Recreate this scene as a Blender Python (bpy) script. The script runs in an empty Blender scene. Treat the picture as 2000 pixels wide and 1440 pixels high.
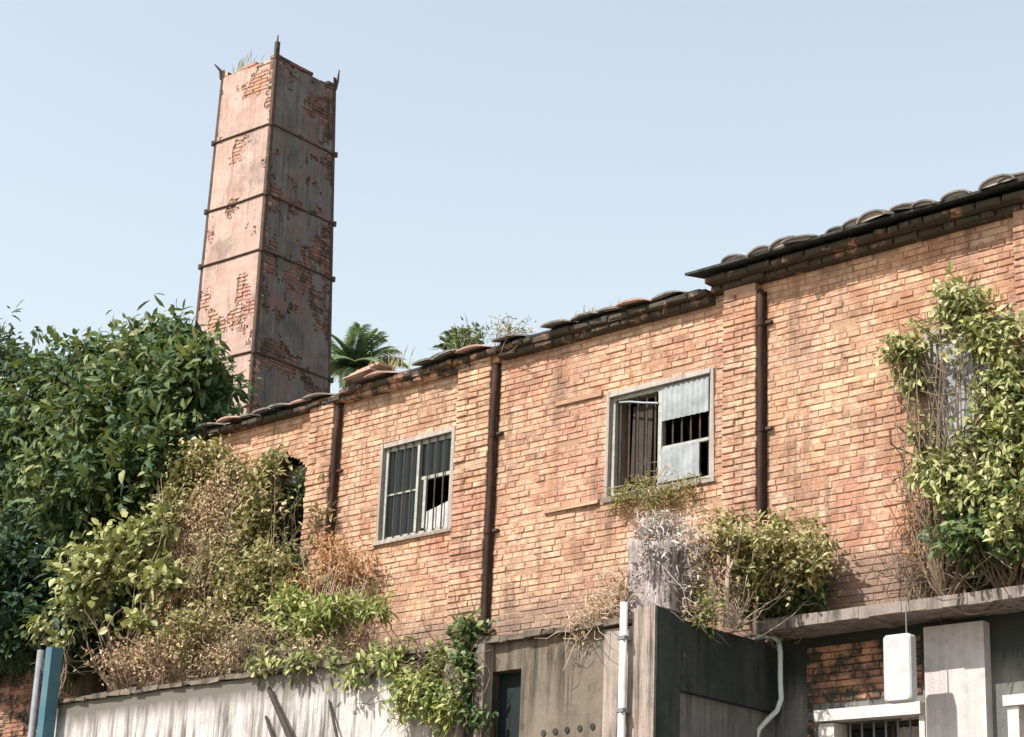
import bpy, math, random
import numpy as np
from mathutils import Matrix, Vector, Quaternion
random.seed(7)
RNG = np.random.default_rng(7)
sc = bpy.context.scene
COL = sc.collection

# ------------------------------------------------------------------ camera, sky, sun, exposure
F = 3950.0; CX, CY = 1000.0, 720.0                     # focal length and centre in photo pixels
def nrm(v): v = np.array(v, float); return v/np.linalg.norm(v)
_z = nrm([480, 11720, -F]); _mx = nrm([-4400, -1150, -F]); _mx = nrm(_mx-_z*_mx.dot(_z))
ROT = np.array([-_mx, np.cross(_z, -_mx), _z])          # camera -> world
CAM = np.array([0, -11.6, 1.6])
cam = bpy.data.objects.new('camera', bpy.data.cameras.new('camera')); COL.objects.link(cam)
cam.data.sensor_width = 36; cam.data.lens = F/2000*36; cam.data.clip_end = 3000; cam.data.clip_start = .1
m4 = np.eye(4); m4[:3, :3] = ROT; m4[:3, 3] = CAM; cam.matrix_world = Matrix(m4.tolist())
sc.camera = cam

SUN_AZ, SUN_EL = math.radians(19), math.radians(49)     # azimuth left of the facade's normal
SD = np.array([-math.sin(SUN_AZ)*math.cos(SUN_EL), -math.cos(SUN_AZ)*math.cos(SUN_EL), math.sin(SUN_EL)])
w = bpy.data.worlds.new('World'); sc.world = w; w.use_nodes = True
nt = w.node_tree; bg = nt.nodes['Background']
sky = nt.nodes.new('ShaderNodeTexSky'); sky.sky_type = 'NISHITA'; sky.sun_disc = False
sky.sun_elevation = SUN_EL; sky.sun_rotation = math.atan2(SD[0], SD[1])
sky.air_density = 2.0; sky.dust_density = 1.0; sky.ozone_density = 1.0
hsv = nt.nodes.new('ShaderNodeHueSaturation'); hsv.inputs['Saturation'].default_value = .60
hsv.inputs['Value'].default_value = 1.0; hsv.inputs['Hue'].default_value = .508
nt.links.new(sky.outputs[0], hsv.inputs['Color']); nt.links.new(hsv.outputs[0], bg.inputs[0])
bg.inputs[1].default_value = .138
sun = bpy.data.objects.new('sun', bpy.data.lights.new('sun', 'SUN')); COL.objects.link(sun)
sun.data.energy = 5.0; sun.data.angle = math.radians(.5); sun.data.color = (1, .95, .88)
sun.rotation_euler = Vector((-SD).tolist()).to_track_quat('-Z', 'Y').to_euler(); sun.location = (-10, -20, 30)
sc.view_settings.view_transform = 'Standard'; sc.view_settings.look = 'None'
sc.view_settings.exposure = .60; sc.view_settings.gamma = 1.0

# ------------------------------------------------------------------ helpers
def ray(px, py): return ROT @ nrm([px-CX, -(py-CY), -F])
def at(px, py, y):                                      # photo pixel -> point on the plane Y = y
    r = ray(px, py); return CAM + r*((y-CAM[1])/r[1])
def proj(p):
    c = ROT.T @ (np.array(p)-CAM); return CX+F*c[0]/-c[2], CY-F*c[1]/-c[2]

class MB:
    def __init__(s): s.v = []; s.f = []; s.r = []; s.n = 0
    def add(s, v, f, r=None):
        v = np.asarray(v, float); s.v.append(v); k = s.n
        s.f.extend([tuple(i+k for i in q) for q in f]); s.n += len(v)
        s.r.append(np.full(len(v), random.random() if r is None else r))
    def box(s, x0, x1, y0, y1, z0, z1, r=None, jit=0, rot=None):
        v = np.array([[x, y, z] for z in (z0, z1) for y in (y0, y1) for x in (x0, x1)], float)
        if jit: v += RNG.uniform(-jit, jit, v.shape)
        if rot is not None:
            c = v.mean(0); v = (v-c) @ np.array(rot.to_matrix()).T + c
        s.add(v, BOXF, r)
    def tube(s, pts, rad, n=5, r=None, caps=True):
        pts = [np.array(p, float) for p in pts]; m = len(pts)
        rad = [rad]*m if np.isscalar(rad) else list(rad)
        vs = []; ref = np.array([.31, .77, .56])
        for i, p in enumerate(pts):
            d = nrm(pts[min(i+1, m-1)]-pts[max(i-1, 0)]+1e-9)
            a = nrm(np.cross(d, ref if abs(d.dot(nrm(ref))) < .95 else [1, 0, 0])); b = np.cross(d, a)
            for k in range(n):
                t = 2*math.pi*k/n; vs.append(p+rad[i]*(math.cos(t)*a+math.sin(t)*b))
        fs = [(i*n+k, i*n+(k+1) % n, (i+1)*n+(k+1) % n, (i+1)*n+k) for i in range(m-1) for k in range(n)]
        if caps: fs += [tuple(range(n))[::-1], tuple((m-1)*n+k for k in range(n))]
        s.add(vs, fs, r)
    def mesh(s, name):
        me = bpy.data.meshes.new(name)
        v = np.concatenate(s.v) if s.v else np.zeros((0, 3))
        me.from_pydata(v.tolist(), [], s.f)
        a = me.attributes.new('rnd', 'FLOAT', 'POINT'); a.data.foreach_set('value', np.concatenate(s.r))
        me.update(); return me
    def build(s, name, mat, parent=None, smooth=False):
        return obj(name, s.mesh(name), mat, parent, smooth)
BOXF = [(0, 2, 3, 1), (4, 5, 7, 6), (0, 1, 5, 4), (2, 6, 7, 3), (0, 4, 6, 2), (1, 3, 7, 5)]
def obj(name, me, mat, parent=None, smooth=False):
    o = bpy.data.objects.new(name, me); COL.objects.link(o)
    if mat is not None and not me.materials: me.materials.append(mat)
    if smooth: me.polygons.foreach_set('use_smooth', [True]*len(me.polygons))
    if parent is not None:
        o.parent = parent; o.matrix_parent_inverse = Matrix.Translation(-PLOC(parent))
    return o
def PLOC(p):
    v = Vector(p.location)
    return v + PLOC(p.parent) if p.parent and p.matrix_parent_inverse == Matrix.Identity(4) else v
def tag(o, label, cat, group=None):
    o['label'] = label; o['category'] = cat
    if group: o['group'] = group
    return o
def thing(name, label, cat, loc, group=None):
    e = bpy.data.objects.new(name, None); COL.objects.link(e); e.location = tuple(float(c) for c in loc); e.empty_display_size = .3
    return tag(e, label, cat, group)

# ------------------------------------------------------------------ materials
def mat_new(name):
    m = bpy.data.materials.new(name); m.use_nodes = True; nt = m.node_tree
    b = nt.nodes['Principled BSDF']; b.inputs['Specular IOR Level'].default_value = .25
    return m, nt, b
class N:
    """small node-graph helper"""
    def __init__(s, nt): s.nt = nt; s.geo = None
    def new(s, t, **k):
        n = s.nt.nodes.new(t)
        for a, b in k.items(): setattr(n, a, b)
        return n
    def pos(s, scale=(1, 1, 1)):
        g = s.new('ShaderNodeNewGeometry'); mp = s.new('ShaderNodeMapping'); mp.inputs['Scale'].default_value = scale
        s.nt.links.new(g.outputs['Position'], mp.inputs['Vector']); return mp.outputs[0]
    def noise(s, sc, detail=4, rough=.6, vec=None, off=0):
        n = s.new('ShaderNodeTexNoise'); n.inputs['Scale'].default_value = sc; n.inputs['Detail'].default_value = detail
        n.inputs['Roughness'].default_value = rough
        if vec is None: vec = s.pos()
        if off:
            ad = s.new('ShaderNodeVectorMath', operation='ADD'); ad.inputs[1].default_value = (off, off*.7, off*1.3)
            s.nt.links.new(vec, ad.inputs[0]); vec = ad.outputs[0]
        s.nt.links.new(vec, n.inputs['Vector']); return n.outputs['Fac']
    def ramp(s, fac, stops, interp='LINEAR'):
        r = s.new('ShaderNodeValToRGB'); cr = r.color_ramp; cr.interpolation = interp
        while len(cr.elements) < len(stops): cr.elements.new(.5)
        for e, (p, c) in zip(cr.elements, stops):
            e.position = p; e.color = (*c, 1) if not np.isscalar(c) else (c, c, c, 1)
        s.nt.links.new(fac, r.inputs[0]); return r.outputs[0]
    def mix(s, fac, a, b, mode='MIX'):
        m = s.new('ShaderNodeMixRGB', blend_type=mode)
        for i, x in enumerate((fac, a, b)):
            if hasattr(x, 'links') or hasattr(x, 'is_linked'): s.nt.links.new(x, m.inputs[i])
            elif np.isscalar(x): m.inputs[i].default_value = x if i == 0 else (x, x, x, 1)
            else: m.inputs[i].default_value = (*x, 1)
        return m.outputs[0]
    def math(s, op, a, b=None):
        m = s.new('ShaderNodeMath', operation=op); m.use_clamp = True
        for i, x in enumerate((a, b)):
            if x is None: continue
            if np.isscalar(x): m.inputs[i].default_value = x
            else: s.nt.links.new(x, m.inputs[i])
        return m.outputs[0]
    def attr(s, name='rnd'):
        a = s.new('ShaderNodeAttribute', attribute_name=name); return a.outputs['Fac']
    def boxmask(s, x0, x1, z0, z1):
        g = s.new('ShaderNodeNewGeometry'); sp = s.new('ShaderNodeSeparateXYZ'); s.nt.links.new(g.outputs['Position'], sp.inputs[0])
        a = s.math('GREATER_THAN', sp.outputs[0], x0); b = s.math('LESS_THAN', sp.outputs[0], x1)
        c = s.math('GREATER_THAN', sp.outputs[2], z0); d = s.math('LESS_THAN', sp.outputs[2], z1)
        return s.math('MULTIPLY', s.math('MULTIPLY', a, b), s.math('MULTIPLY', c, d))
    def bump(s, b, h, strength=.4, dist=.01):
        n = s.new('ShaderNodeBump'); n.inputs['Strength'].default_value = strength; n.inputs['Distance'].default_value = dist
        s.nt.links.new(h, n.inputs['Height']); s.nt.links.new(n.outputs[0], b.inputs['Normal'])
    def out(s, b, c, rough=.9):
        s.nt.links.new(c, b.inputs['Base Color']); b.inputs['Roughness'].default_value = rough

def brick_mat(name, stops, lime=.35, limecol=(.57, .39, .27), moss=0., dark=.35, tint=True, wall=False):
    m, nt, b = mat_new(name); n = N(nt)
    base = n.ramp(n.attr(), stops)
    if tint:
        base = n.mix(n.ramp(n.noise(30, 5, .7), [(.35, 0), (.72, .45)]), base, (.52, .32, .21))
        base = n.mix(n.ramp(n.noise(.9, 4, .6), [(.44, 0), (.60, .55)]), base, (.46, .215, .15))      # pinker zones
        base = n.mix(n.ramp(n.noise(1.4, 3, .5, off=9), [(.50, 0), (.64, .50)]), base, (.53, .28, .13))   # orange zones
    if wall:                                                          # paler bricks of the walled-up opening
        bm = n.boxmask(at(1090, 900, 0)[0], -10.06, 5.72, 6.57); base = n.mix(n.math('MULTIPLY', bm, .55), base, (.45, .20, .155))
    fac = n.math('MULTIPLY', n.ramp(n.noise(5, 6, .72, off=3), [(.46, 0), (.62, 1)]), lime)
    base = n.mix(fac, base, limecol)                                 # lime and mortar smeared over the faces
    base = n.mix(n.math('MULTIPLY', n.ramp(n.noise(12, 5, .7, off=71), [(.50, 0), (.62, 1)]), lime), base, limecol)
    if wall:                                                          # salt-bleached zones, metres across
        base = n.mix(n.math('MULTIPLY', n.ramp(n.noise(.75, 3, .55, off=101), [(.44, 0), (.60, 1)]), n.ramp(n.noise(17, 4, .7, off=111), [(.36, .1), (.58, .75)])), base, (.62, .44, .29))
    base = n.mix(n.ramp(n.noise(13, 5, .75, off=61), [(.38, .6), (.5, 0)]), base, (.20, .095, .065))       # pits and dirt
    st = n.ramp(n.noise(1.3, 6, .72, n.pos((1, 1, .55)), off=21), [(.52, 0), (.66, 1)])
    base = n.mix(n.math('MULTIPLY', st, dark), base, (.16, .105, .085))   # soot and damp stains
    sp = n.ramp(n.noise(26, 4, .7, off=5), [(.58, 0), (.68, .9)])
    base = n.mix(n.math('MULTIPLY', sp, dark+.1), base, (.13, .07, .05))
    if tint:
        base = n.mix(n.ramp(n.noise(2.6, 6, .75, off=81), [(.50, 0), (.64, .66)]), base, (.26, .125, .08))   # brown blotches
        base = n.mix(n.ramp(n.noise(1., 6, .7, n.pos((8, 8, .9)), off=91), [(.53, 0), (.66, .66)]), base, (.14, .09, .066))   # rain runs
    if wall:                                                          # damp grey stain above the terrace, ragged edge
        g = n.new('ShaderNodeNewGeometry'); sp_ = n.new('ShaderNodeSeparateXYZ'); nt.links.new(g.outputs['Position'], sp_.inputs[0])
        mr = n.new('ShaderNodeMapRange'); nt.links.new(sp_.outputs[2], mr.inputs[0])
        mr.inputs[1].default_value = 5.35; mr.inputs[2].default_value = 4.6
        k = n.math('ADD', mr.outputs[0], n.math('SUBTRACT', n.noise(1.6, 6, .75, off=41), .5))
        base = n.mix(n.math('MULTIPLY', n.ramp(k, [(.40, 0), (.72, 1)]), .72), base, (.18, .135, .115))
    if wall:  # climber's shade painted into the brick colour, ragged edge
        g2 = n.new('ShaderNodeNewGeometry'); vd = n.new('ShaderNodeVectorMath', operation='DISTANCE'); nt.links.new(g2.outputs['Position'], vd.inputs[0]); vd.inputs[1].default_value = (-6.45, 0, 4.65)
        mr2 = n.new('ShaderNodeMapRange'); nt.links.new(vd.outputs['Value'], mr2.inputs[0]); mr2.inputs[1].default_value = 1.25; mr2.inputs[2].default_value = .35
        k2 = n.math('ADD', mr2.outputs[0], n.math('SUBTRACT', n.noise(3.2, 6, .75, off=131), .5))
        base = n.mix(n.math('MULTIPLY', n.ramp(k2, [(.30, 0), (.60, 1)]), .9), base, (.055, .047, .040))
    if moss: base = n.mix(n.ramp(n.noise(7, 6, .7, off=2), [(.5-moss*.3, 0), (.62-moss*.3, .92)]), base, (.035, .037, .028))
    n.out(b, base, .92)
    n.bump(b, n.noise(70, 5, .7), .55, .006)
    return m
BST = [(0, (.16, .072, .058)), (.12, (.27, .12, .088)), (.28, (.40, .18, .115)), (.45, (.46, .215, .125)), (.58, (.36, .16, .105)), (.70, (.49, .25, .14)), (.84, (.52, .31, .18)), (.95, (.56, .40, .27)), (1, (.22, .12, .09))]
M = {}
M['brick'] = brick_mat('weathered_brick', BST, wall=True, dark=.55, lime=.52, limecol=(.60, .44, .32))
M['brick_moss'] = brick_mat('mossy_brick', BST, lime=.15, moss=.62)
CST = [(0, (.26, .11, .09)), (.4, (.40, .19, .15)), (.7, (.45, .26, .20)), (1, (.50, .35, .27))]
M['brick_moss2'] = brick_mat('part_mossy_brick', BST, lime=.2, moss=.30)
M['brick_chim'] = brick_mat('chimney_brick', CST, lime=.8, limecol=(.47, .34, .28), dark=.6)
M['brick_shade'] = brick_mat('shaded_sooty_chimney_brick', [(0, (.14, .055, .048)), (.5, (.25, .095, .078)), (1, (.27, .16, .13))], lime=.6, limecol=(.13, .115, .10), moss=.15, dark=.9, tint=False)  # faces turned from the sun: shade painted into a darker, sooty copy
M['brick_red'] = brick_mat('red_brick', [(0, (.17, .06, .05)), (.5, (.26, .095, .075)), (1, (.33, .16, .12))], lime=.15, dark=.7, moss=.22)

def mortar_mat(name, c, c2, rough_noise=40):
    m, nt, b = mat_new(name); n = N(nt)
    base = n.mix(n.ramp(n.noise(2.2, 5, .65), [(.35, 0), (.7, 1)]), c, c2)
    base = n.mix(n.ramp(n.noise(14, 5, .7, off=4), [(.5, 0), (.75, .6)]), base, tuple(x*.55 for x in c))
    n.out(b, base, .95); n.bump(b, n.noise(rough_noise, 5, .7), .6, .008); return m
M['mortar'] = mortar_mat('old_mortar', (.40, .25, .165), (.30, .175, .115))
M['mortar_pale'] = mortar_mat('pale_lime_mortar', (.42, .32, .26), (.34, .24, .19))

def plaster_mat(name, c, c2, streak=.7, streakcol=(.06, .055, .045), top=None, bumpd=.01, rust=0, sc=1.0, mottle=None):
    m, nt, b = mat_new(name); n = N(nt)
    base = n.mix(n.ramp(n.noise(1.7*sc, 5, .65), [(.35, 0), (.68, 1)]), c, c2)
    base = n.mix(n.ramp(n.noise(11*sc, 6, .75, off=8), [(.50, 0), (.70, .5)]), base, tuple(x*.5 for x in c))
    s = n.noise(1.0, 6, .7, n.pos((13*sc, 13*sc, .8)), off=1)        # rain streaks
    s2 = n.noise(1.2*sc, 3, .6, off=14)
    f = n.math('MULTIPLY', n.ramp(s, [(.45, 0), (.60, 1)]), n.ramp(s2, [(.38, .25), (.58, 1)]))
    base = n.mix(n.math('MULTIPLY', f, streak), base, streakcol)
    if mottle: base = n.mix(n.ramp(n.noise(4.2, 6, .75, off=51), [(.50, 0), (.62, .75)]), base, mottle); base = n.mix(n.ramp(n.noise(2.3, 5, .7, off=57), [(.52, 0), (.64, .6)]), base, tuple(x*.42 for x in c))
    if rust: base = n.mix(n.ramp(n.noise(3, 5, .7, off=31), [(.58, 0), (.70, rust)]), base, (.30, .13, .07))
    if top is not None:                                             # band of mould and painted-in shade with its own ragged edge
        z1, h, tc, amt = top
        g = n.new('ShaderNodeNewGeometry'); sp = n.new('ShaderNodeSeparateXYZ'); nt.links.new(g.outputs['Position'], sp.inputs[0])
        mr = n.new('ShaderNodeMapRange'); nt.links.new(sp.outputs[2], mr.inputs[0])
        mr.inputs[1].default_value = z1-h; mr.inputs[2].default_value = z1
        k = n.math('ADD', mr.outputs[0], n.math('SUBTRACT', n.noise(1.0, 5, .7, n.pos((7, 7, 1.2)), off=17), .5))
        base = n.mix(n.math('MULTIPLY', n.ramp(k, [(.22, 0), (.58, 1)]), amt), base, tc)
    n.out(b, base, .9); n.bump(b, n.noise(45, 6, .7), .5, bumpd); return m
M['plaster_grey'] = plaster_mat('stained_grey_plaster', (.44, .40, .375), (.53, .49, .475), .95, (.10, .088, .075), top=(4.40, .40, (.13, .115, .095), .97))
M['plaster_brown'] = plaster_mat('weathered_brown_plaster', (.135, .11, .082), (.20, .16, .125), 1.0, (.035, .032, .022), rust=.4)
M['concrete_pink'] = plaster_mat('pinkish_concrete', (.27, .215, .18), (.38, .31, .27), 1.0, (.075, .062, .05), rust=.2)
M['mould'] = plaster_mat('black_mould_shade_concrete', (.026, .032, .030), (.060, .064, .056), .8, (.008, .009, .008))  # mould colour; also paints shade on the column's side plate
M['slab'] = plaster_mat('slab_concrete', (.20, .16, .135), (.32, .275, .25), 1.0, (.045, .04, .032))
M['white_wall'] = plaster_mat('white_painted_wall', (.56, .515, .505), (.48, .43, .42), .45, (.22, .19, .17))
M['grey_wall'] = plaster_mat('grey_render', (.13, .13, .12), (.20, .195, .18), .9, (.045, .048, .042), top=(4.42, .55, (.028, .032, .027), .95))  # top band: mould, deepened to paint in shade under the terrace slab
M['cement'] = plaster_mat('window_cement', (.40, .355, .32), (.33, .275, .24), .6, (.15, .12, .10), sc=2)
M['whitewash'] = plaster_mat('flaking_whitewash', (.42, .37, .36), (.27, .215, .20), 1.0, (.12, .09, .085), rust=.4, sc=2.6, bumpd=.03)
M['wall_render'] = plaster_mat('pinkish_wall_render', (.50, .32, .245), (.54, .39, .285), .7, (.24, .14, .10), sc=1.6, bumpd=.02)
M['render_pale'] = plaster_mat('pale_pink_chimney_render', (.50, .375, .315), (.42, .26, .21), .5, (.18, .125, .10), mottle=(.46, .31, .255), rust=.15, sc=2.2, bumpd=.02)
M['render_shade'] = plaster_mat('shaded_mouldy_chimney_render', (.180, .165, .150), (.125, .110, .100), .7, (.045, .042, .040), sc=2.4, bumpd=.02, rust=0, mottle=(.19, .095, .080))  # darker copy of the render: right face's shade painted in, with mould
M['dirt'] = mortar_mat('terrace_dirt', (.10, .08, .06), (.16, .13, .10))

def flat(name, c, rough=.6, metal=0, var=.35, sc=9, c2=None):
    m, nt, b = mat_new(name); n = N(nt)
    base = n.mix(n.ramp(n.noise(sc, 5, .7), [(.4, 0), (.72, 1)]), c, c2 or tuple(x*(1-var) for x in c))
    n.out(b, base, rough); b.inputs['Metallic'].default_value = metal
    n.bump(b, n.noise(sc*6, 3), .2, .003); return m
M['white_pvc'] = flat('white_pvc', (.60, .58, .56), .5, c2=(.42, .39, .35), sc=5)
M['dull_white'] = flat('weathered_white_enamel', (.50, .485, .49), .6, c2=(.36, .34, .33), sc=10)
M['pale_pipe'] = flat('greenish_pipe', (.60, .66, .60), .45, var=.2)
M['iron'] = flat('rusty_iron', (.055, .045, .040), .8, .2, c2=(.14, .07, .045))
M['rust'] = flat('rusty_pipe', (.028, .016, .013), .85, .0, c2=(.065, .030, .020), sc=6)
M['paint_pale'] = flat('old_pale_paint', (.38, .39, .35), .7, c2=(.22, .22, .19), sc=22)
M['paint_white'] = flat('white_frame_paint', (.60, .565, .54), .6, c2=(.40, .35, .31), sc=14)
M['dark_wood'] = flat('dark_wood', (.05, .042, .034), .8, sc=14)
M['teal'] = flat('teal_paint', (.05, .125, .165), .6, c2=(.09, .16, .18), sc=6)
M['greymetal'] = flat('grey_metal', (.20, .205, .22), .6, .1)
M['teal_dark'] = flat('dark_teal_door', (.012, .020, .021), .8)
M['sheet'] = flat('cloudy_plastic_sheet', (.33, .35, .365), .6, c2=(.17, .18, .185), sc=5)
M['paper'] = flat('white_board', (.50, .48, .48), .8, c2=(.27, .25, .24), sc=12)
M['curtain'] = flat('beige_curtain', (.42, .37, .32), .9, c2=(.28, .24, .21), sc=6)
M['inside'] = flat('dark_interior', (.06, .055, .05), .9)
M['tile'] = flat('grey_clay_tile', (.25, .22, .20), .85, c2=(.06, .058, .05), sc=11)
M['plug'] = mortar_mat('tile_mortar', (.34, .29, .25), (.22, .18, .15))
M['tile_pink'] = flat('pink_clay_tile', (.46, .30, .24), .85, c2=(.25, .17, .13), sc=7)
M['twig'] = flat('grey_brown_twig', (.20, .145, .10), .9, c2=(.11, .08, .055))
M['twig_pale'] = flat('pale_dry_stem', (.50, .39, .29), .9, c2=(.30, .22, .155))
M['twig_white'] = flat('bleached_stem', (.54, .50, .49), .9, c2=(.34, .29, .28))
M['bark'] = flat('bark', (.10, .08, .06), .95, c2=(.05, .04, .03))
M['ground'] = mortar_mat('dusty_ground', (.22, .19, .16), (.15, .13, .11))
m, nt_, b = mat_new('dusty_glass'); b.inputs['Base Color'].default_value = (.012, .016, .017, 1); b.inputs['Roughness'].default_value = .22
b.inputs['Specular IOR Level'].default_value = .25; n = N(nt_); n.bump(b, n.noise(6, 2), .1, .004); M['glass'] = m

def leaf_mat(name, stops, trans=.35, rough=.5, spec=.35):
    m, nt, b = mat_new(name); n = N(nt)
    c = n.ramp(n.attr(), stops)
    c = n.mix(n.ramp(n.noise(2.5, 3), [(.45, 0), (.7, .3)]), c, tuple(x*.6 for x in stops[0][1]))
    n.out(b, c, rough); b.inputs['Specular IOR Level'].default_value = spec
    t = n.new('ShaderNodeBsdfTranslucent'); nt.links.new(n.mix(.5, c, (.25, .28, .05), 'MIX'), t.inputs[0])
    ms = n.new('ShaderNodeMixShader'); ms.inputs[0].default_value = trans
    out = nt.nodes['Material Output']
    nt.links.new(b.outputs[0], ms.inputs[1]); nt.links.new(t.outputs[0], ms.inputs[2]); nt.links.new(ms.outputs[0], out.inputs[0])
    return m
M['l_tree'] = leaf_mat('dark_glossy_leaf', [(0, (.020, .052, .022)), (.45, (.055, .105, .040)), (.8, (.14, .19, .065)), (1, (.26, .26, .10))], .22, .55, .25)
M['l_tree2'] = leaf_mat('deep_green_leaf', [(0, (.014, .040, .024)), (.7, (.030, .068, .036)), (1, (.08, .12, .05))], .15, .6, .2)
M['l_fig'] = leaf_mat('pale_broad_leaf', [(0, (.10, .13, .04)), (.35, (.25, .27, .085)), (.7, (.40, .40, .16)), (1, (.56, .50, .28))], .25)
M['l_olive'] = leaf_mat('olive_leaf', [(0, (.08, .09, .03)), (.4, (.25, .23, .08)), (.75, (.42, .36, .16)), (1, (.54, .39, .24))], .25)
M['l_dry'] = leaf_mat('dry_vine_leaf', [(0, (.26, .15, .10)), (.4, (.50, .34, .24)), (.75, (.60, .44, .31)), (1, (.40, .37, .15))], .25, .8, .1)
M['l_rust'] = leaf_mat('rust_dry_leaf', [(0, (.34, .15, .07)), (.6, (.52, .27, .13)), (1, (.58, .40, .22))], .25, .8, .1)
M['l_bright'] = leaf_mat('fresh_leaf', [(0, (.12, .18, .04)), (.5, (.28, .32, .085)), (.85, (.44, .44, .17)), (1, (.46, .38, .18))], .28)
M['l_mid'] = leaf_mat('mid_green_leaf', [(0, (.030, .068, .024)), (.6, (.085, .14, .045)), (1, (.25, .29, .10))], .25)
M['l_palm'] = leaf_mat('palm_leaf', [(0, (.09, .17, .09)), (1, (.22, .31, .16))], .3)
M['l_white'] = leaf_mat('bleached_leaf', [(0, (.26, .21, .18)), (.5, (.44, .39, .36)), (1, (.66, .62, .60))], .2, .8, .1)
M['l_grass'] = leaf_mat('dry_grass', [(0, (.18, .17, .05)), (.6, (.30, .26, .09)), (1, (.42, .34, .18))], .3)

# ------------------------------------------------------------------ ground
g = MB(); g.add([[-400, -300, 0], [400, -300, 0], [400, 500, 0], [-400, 500, 0]], [(0, 1, 2, 3)])
o = g.build('ground', M['ground']); o['kind'] = 'structure'

# ------------------------------------------------------------------ bricks
CH, BH = .0500, .0440
BL = .205
def brick_verts(w, d, h, jit=.0022, ch=.004):
    """box with worn front edges; x: along wall, front at y = 0, back at y = d"""
    o = np.array([[-w/2, -h/2], [w/2, -h/2], [w/2, h/2], [-w/2, h/2]])
    o = o + RNG.uniform(-jit, jit, (4, 2))
    inn = o*np.array([1-2*ch/w, 1-2*ch/h]) + RNG.uniform(-jit*.5, jit*.5, (4, 2))
    yf = RNG.uniform(-jit, jit, 4)
    v = [[x, d, z] for x, z in o]+[[x, ch+.002, z] for x, z in o]+[[x, yf[i], z] for i, (x, z) in enumerate(inn)]
    f = [(8, 9, 10, 11)]
    for a in range(4):
        b2 = (a+1) % 4; f += [(4+a, 4+b2, 8+b2, 8+a), (a, b2, 4+b2, 4+a)]
    return np.array(v), f
def rows(X0, X1, Z0, Z1, holes=(), seedoff=0):
    """course by course: yields (xc, zc, w) clipped to the extent and round the openings"""
    k = 0; z = Z0
    while z+BH <= Z1+.002:
        cuts = sorted([(h[0], h[1]) for h in holes if h[2] < z+BH-.01 and h[3] > z+.01])
        spans = []; a = X0
        for c0, c1 in cuts:
            if c0 > a: spans.append((a, c0))
            a = max(a, c1)
        if a < X1: spans.append((a, X1))
        hdr = (k % 4 == 3); L = BL/2 if hdr else BL; gap = .006
        ph = [0, .5, .23, .25][k % 4]*BL + random.uniform(-.012, .012)
        for s0, s1 in spans:
            i = math.floor((s0-ph)/(L+gap)); x = ph+i*(L+gap)
            while x < s1:
                a0, a1 = max(x, s0), min(x+L, s1)
                if a1-a0 > .035: yield (a0+a1)/2, z+BH/2, a1-a0
                x += L+gap
        k += 1; z += CH
PROTO = []
for i in range(30):
    mb = MB(); v, f = brick_verts(BL, .10, BH); mb.add(v, f, (i+.5)/30)
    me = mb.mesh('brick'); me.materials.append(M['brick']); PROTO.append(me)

_T = np.random.default_rng(3).random((64, 64))
def vn(u, v, sc=1., octv=4, seed=0, rough=.55):
    u = np.asarray(u, float)*sc+seed*7.31; v = np.asarray(v, float)*sc+seed*3.17; tot = 0; amp = 1; nm = 0
    for _ in range(octv):
        iu, iv = np.floor(u).astype(int), np.floor(v).astype(int); fu, fv = u-iu, v-iv; fu = fu*fu*(3-2*fu); fv = fv*fv*(3-2*fv)
        g_ = lambda a, b: _T[a % 64, b % 64]
        tot = tot+amp*((g_(iu, iv)*(1-fu)+g_(iu+1, iv)*fu)*(1-fv)+(g_(iu, iv+1)*(1-fu)+g_(iu+1, iv+1)*fu)*fv); nm += amp; amp *= rough; u = u*2.03+11.3; v = v*2.03+5.7
    return tot/nm
def coat(name, mat, parent, posf, nu, nv, keep, back):
    """thin ragged coat of render: cells kept where keep(i, j); edges turned back by the vector back"""
    K = np.array([[bool(keep(i, j)) for j in range(nv)] for i in range(nu)]); idx = {}; V = []; Fc = []; back = np.array(back)
    def vid(i, j, b_):
        k_ = (i, j, b_)
        if k_ not in idx: idx[k_] = len(V); V.append(posf(i, j)+(back if b_ else 0))
        return idx[k_]
    for i in range(nu):
        for j in range(nv):
            if not K[i, j]: continue
            Fc.append((vid(i, j, 0), vid(i+1, j, 0), vid(i+1, j+1, 0), vid(i, j+1, 0)))
            for (a0, b0, a1, b1, di, dj) in ((i, j, i+1, j, 0, -1), (i+1, j, i+1, j+1, 1, 0), (i+1, j+1, i, j+1, 0, 1), (i, j+1, i, j, -1, 0)):
                ii, jj = i+di, j+dj
                if ii < 0 or jj < 0 or ii >= nu or jj >= nv or not K[ii, jj]: Fc.append((vid(a0, b0, 0), vid(a0, b0, 1), vid(a1, b1, 1), vid(a1, b1, 0)))
    mb = MB(); mb.add(V, Fc, .5); return mb.build(name, mat, parent)
# window openings of the upper floor (from the photograph, on the wall plane Y = 0)
def rect(px0, py0, px1, py1, y=0.):
    a, b = at(px0, py0, y), at(px1, py1, y); return a[0], b[0], b[2], a[2]
WIN = [(-12.64, -11.77, 5.735, 6.585), (-10.03, -9.00, 5.73, 6.56), (-7.10, -6.42, 5.60, 6.44)]
XL, XR = -16.4, -3.2
_ax0, _ax1 = at(500, 1000, 0)[0], at(604, 1000, 0)[0]; _ar = (_ax1-_ax0)/2; _az = at(550, 895, 0)[2]-_ar
ARCH = [(_ax0, _ax1, 5.15, _az)]+[((_ax0+_ax1)/2-_ar*math.cos(t_), (_ax0+_ax1)/2+_ar*math.cos(t_), _az+_ar*math.sin(t_-.13), _az+_ar*math.sin(t_)) for t_ in np.arange(.13, 1.5, .13)]
PD, SLOT_W = .07, .05                                     # pilaster projection, width of the shade-trapping slot added beside it
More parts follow.
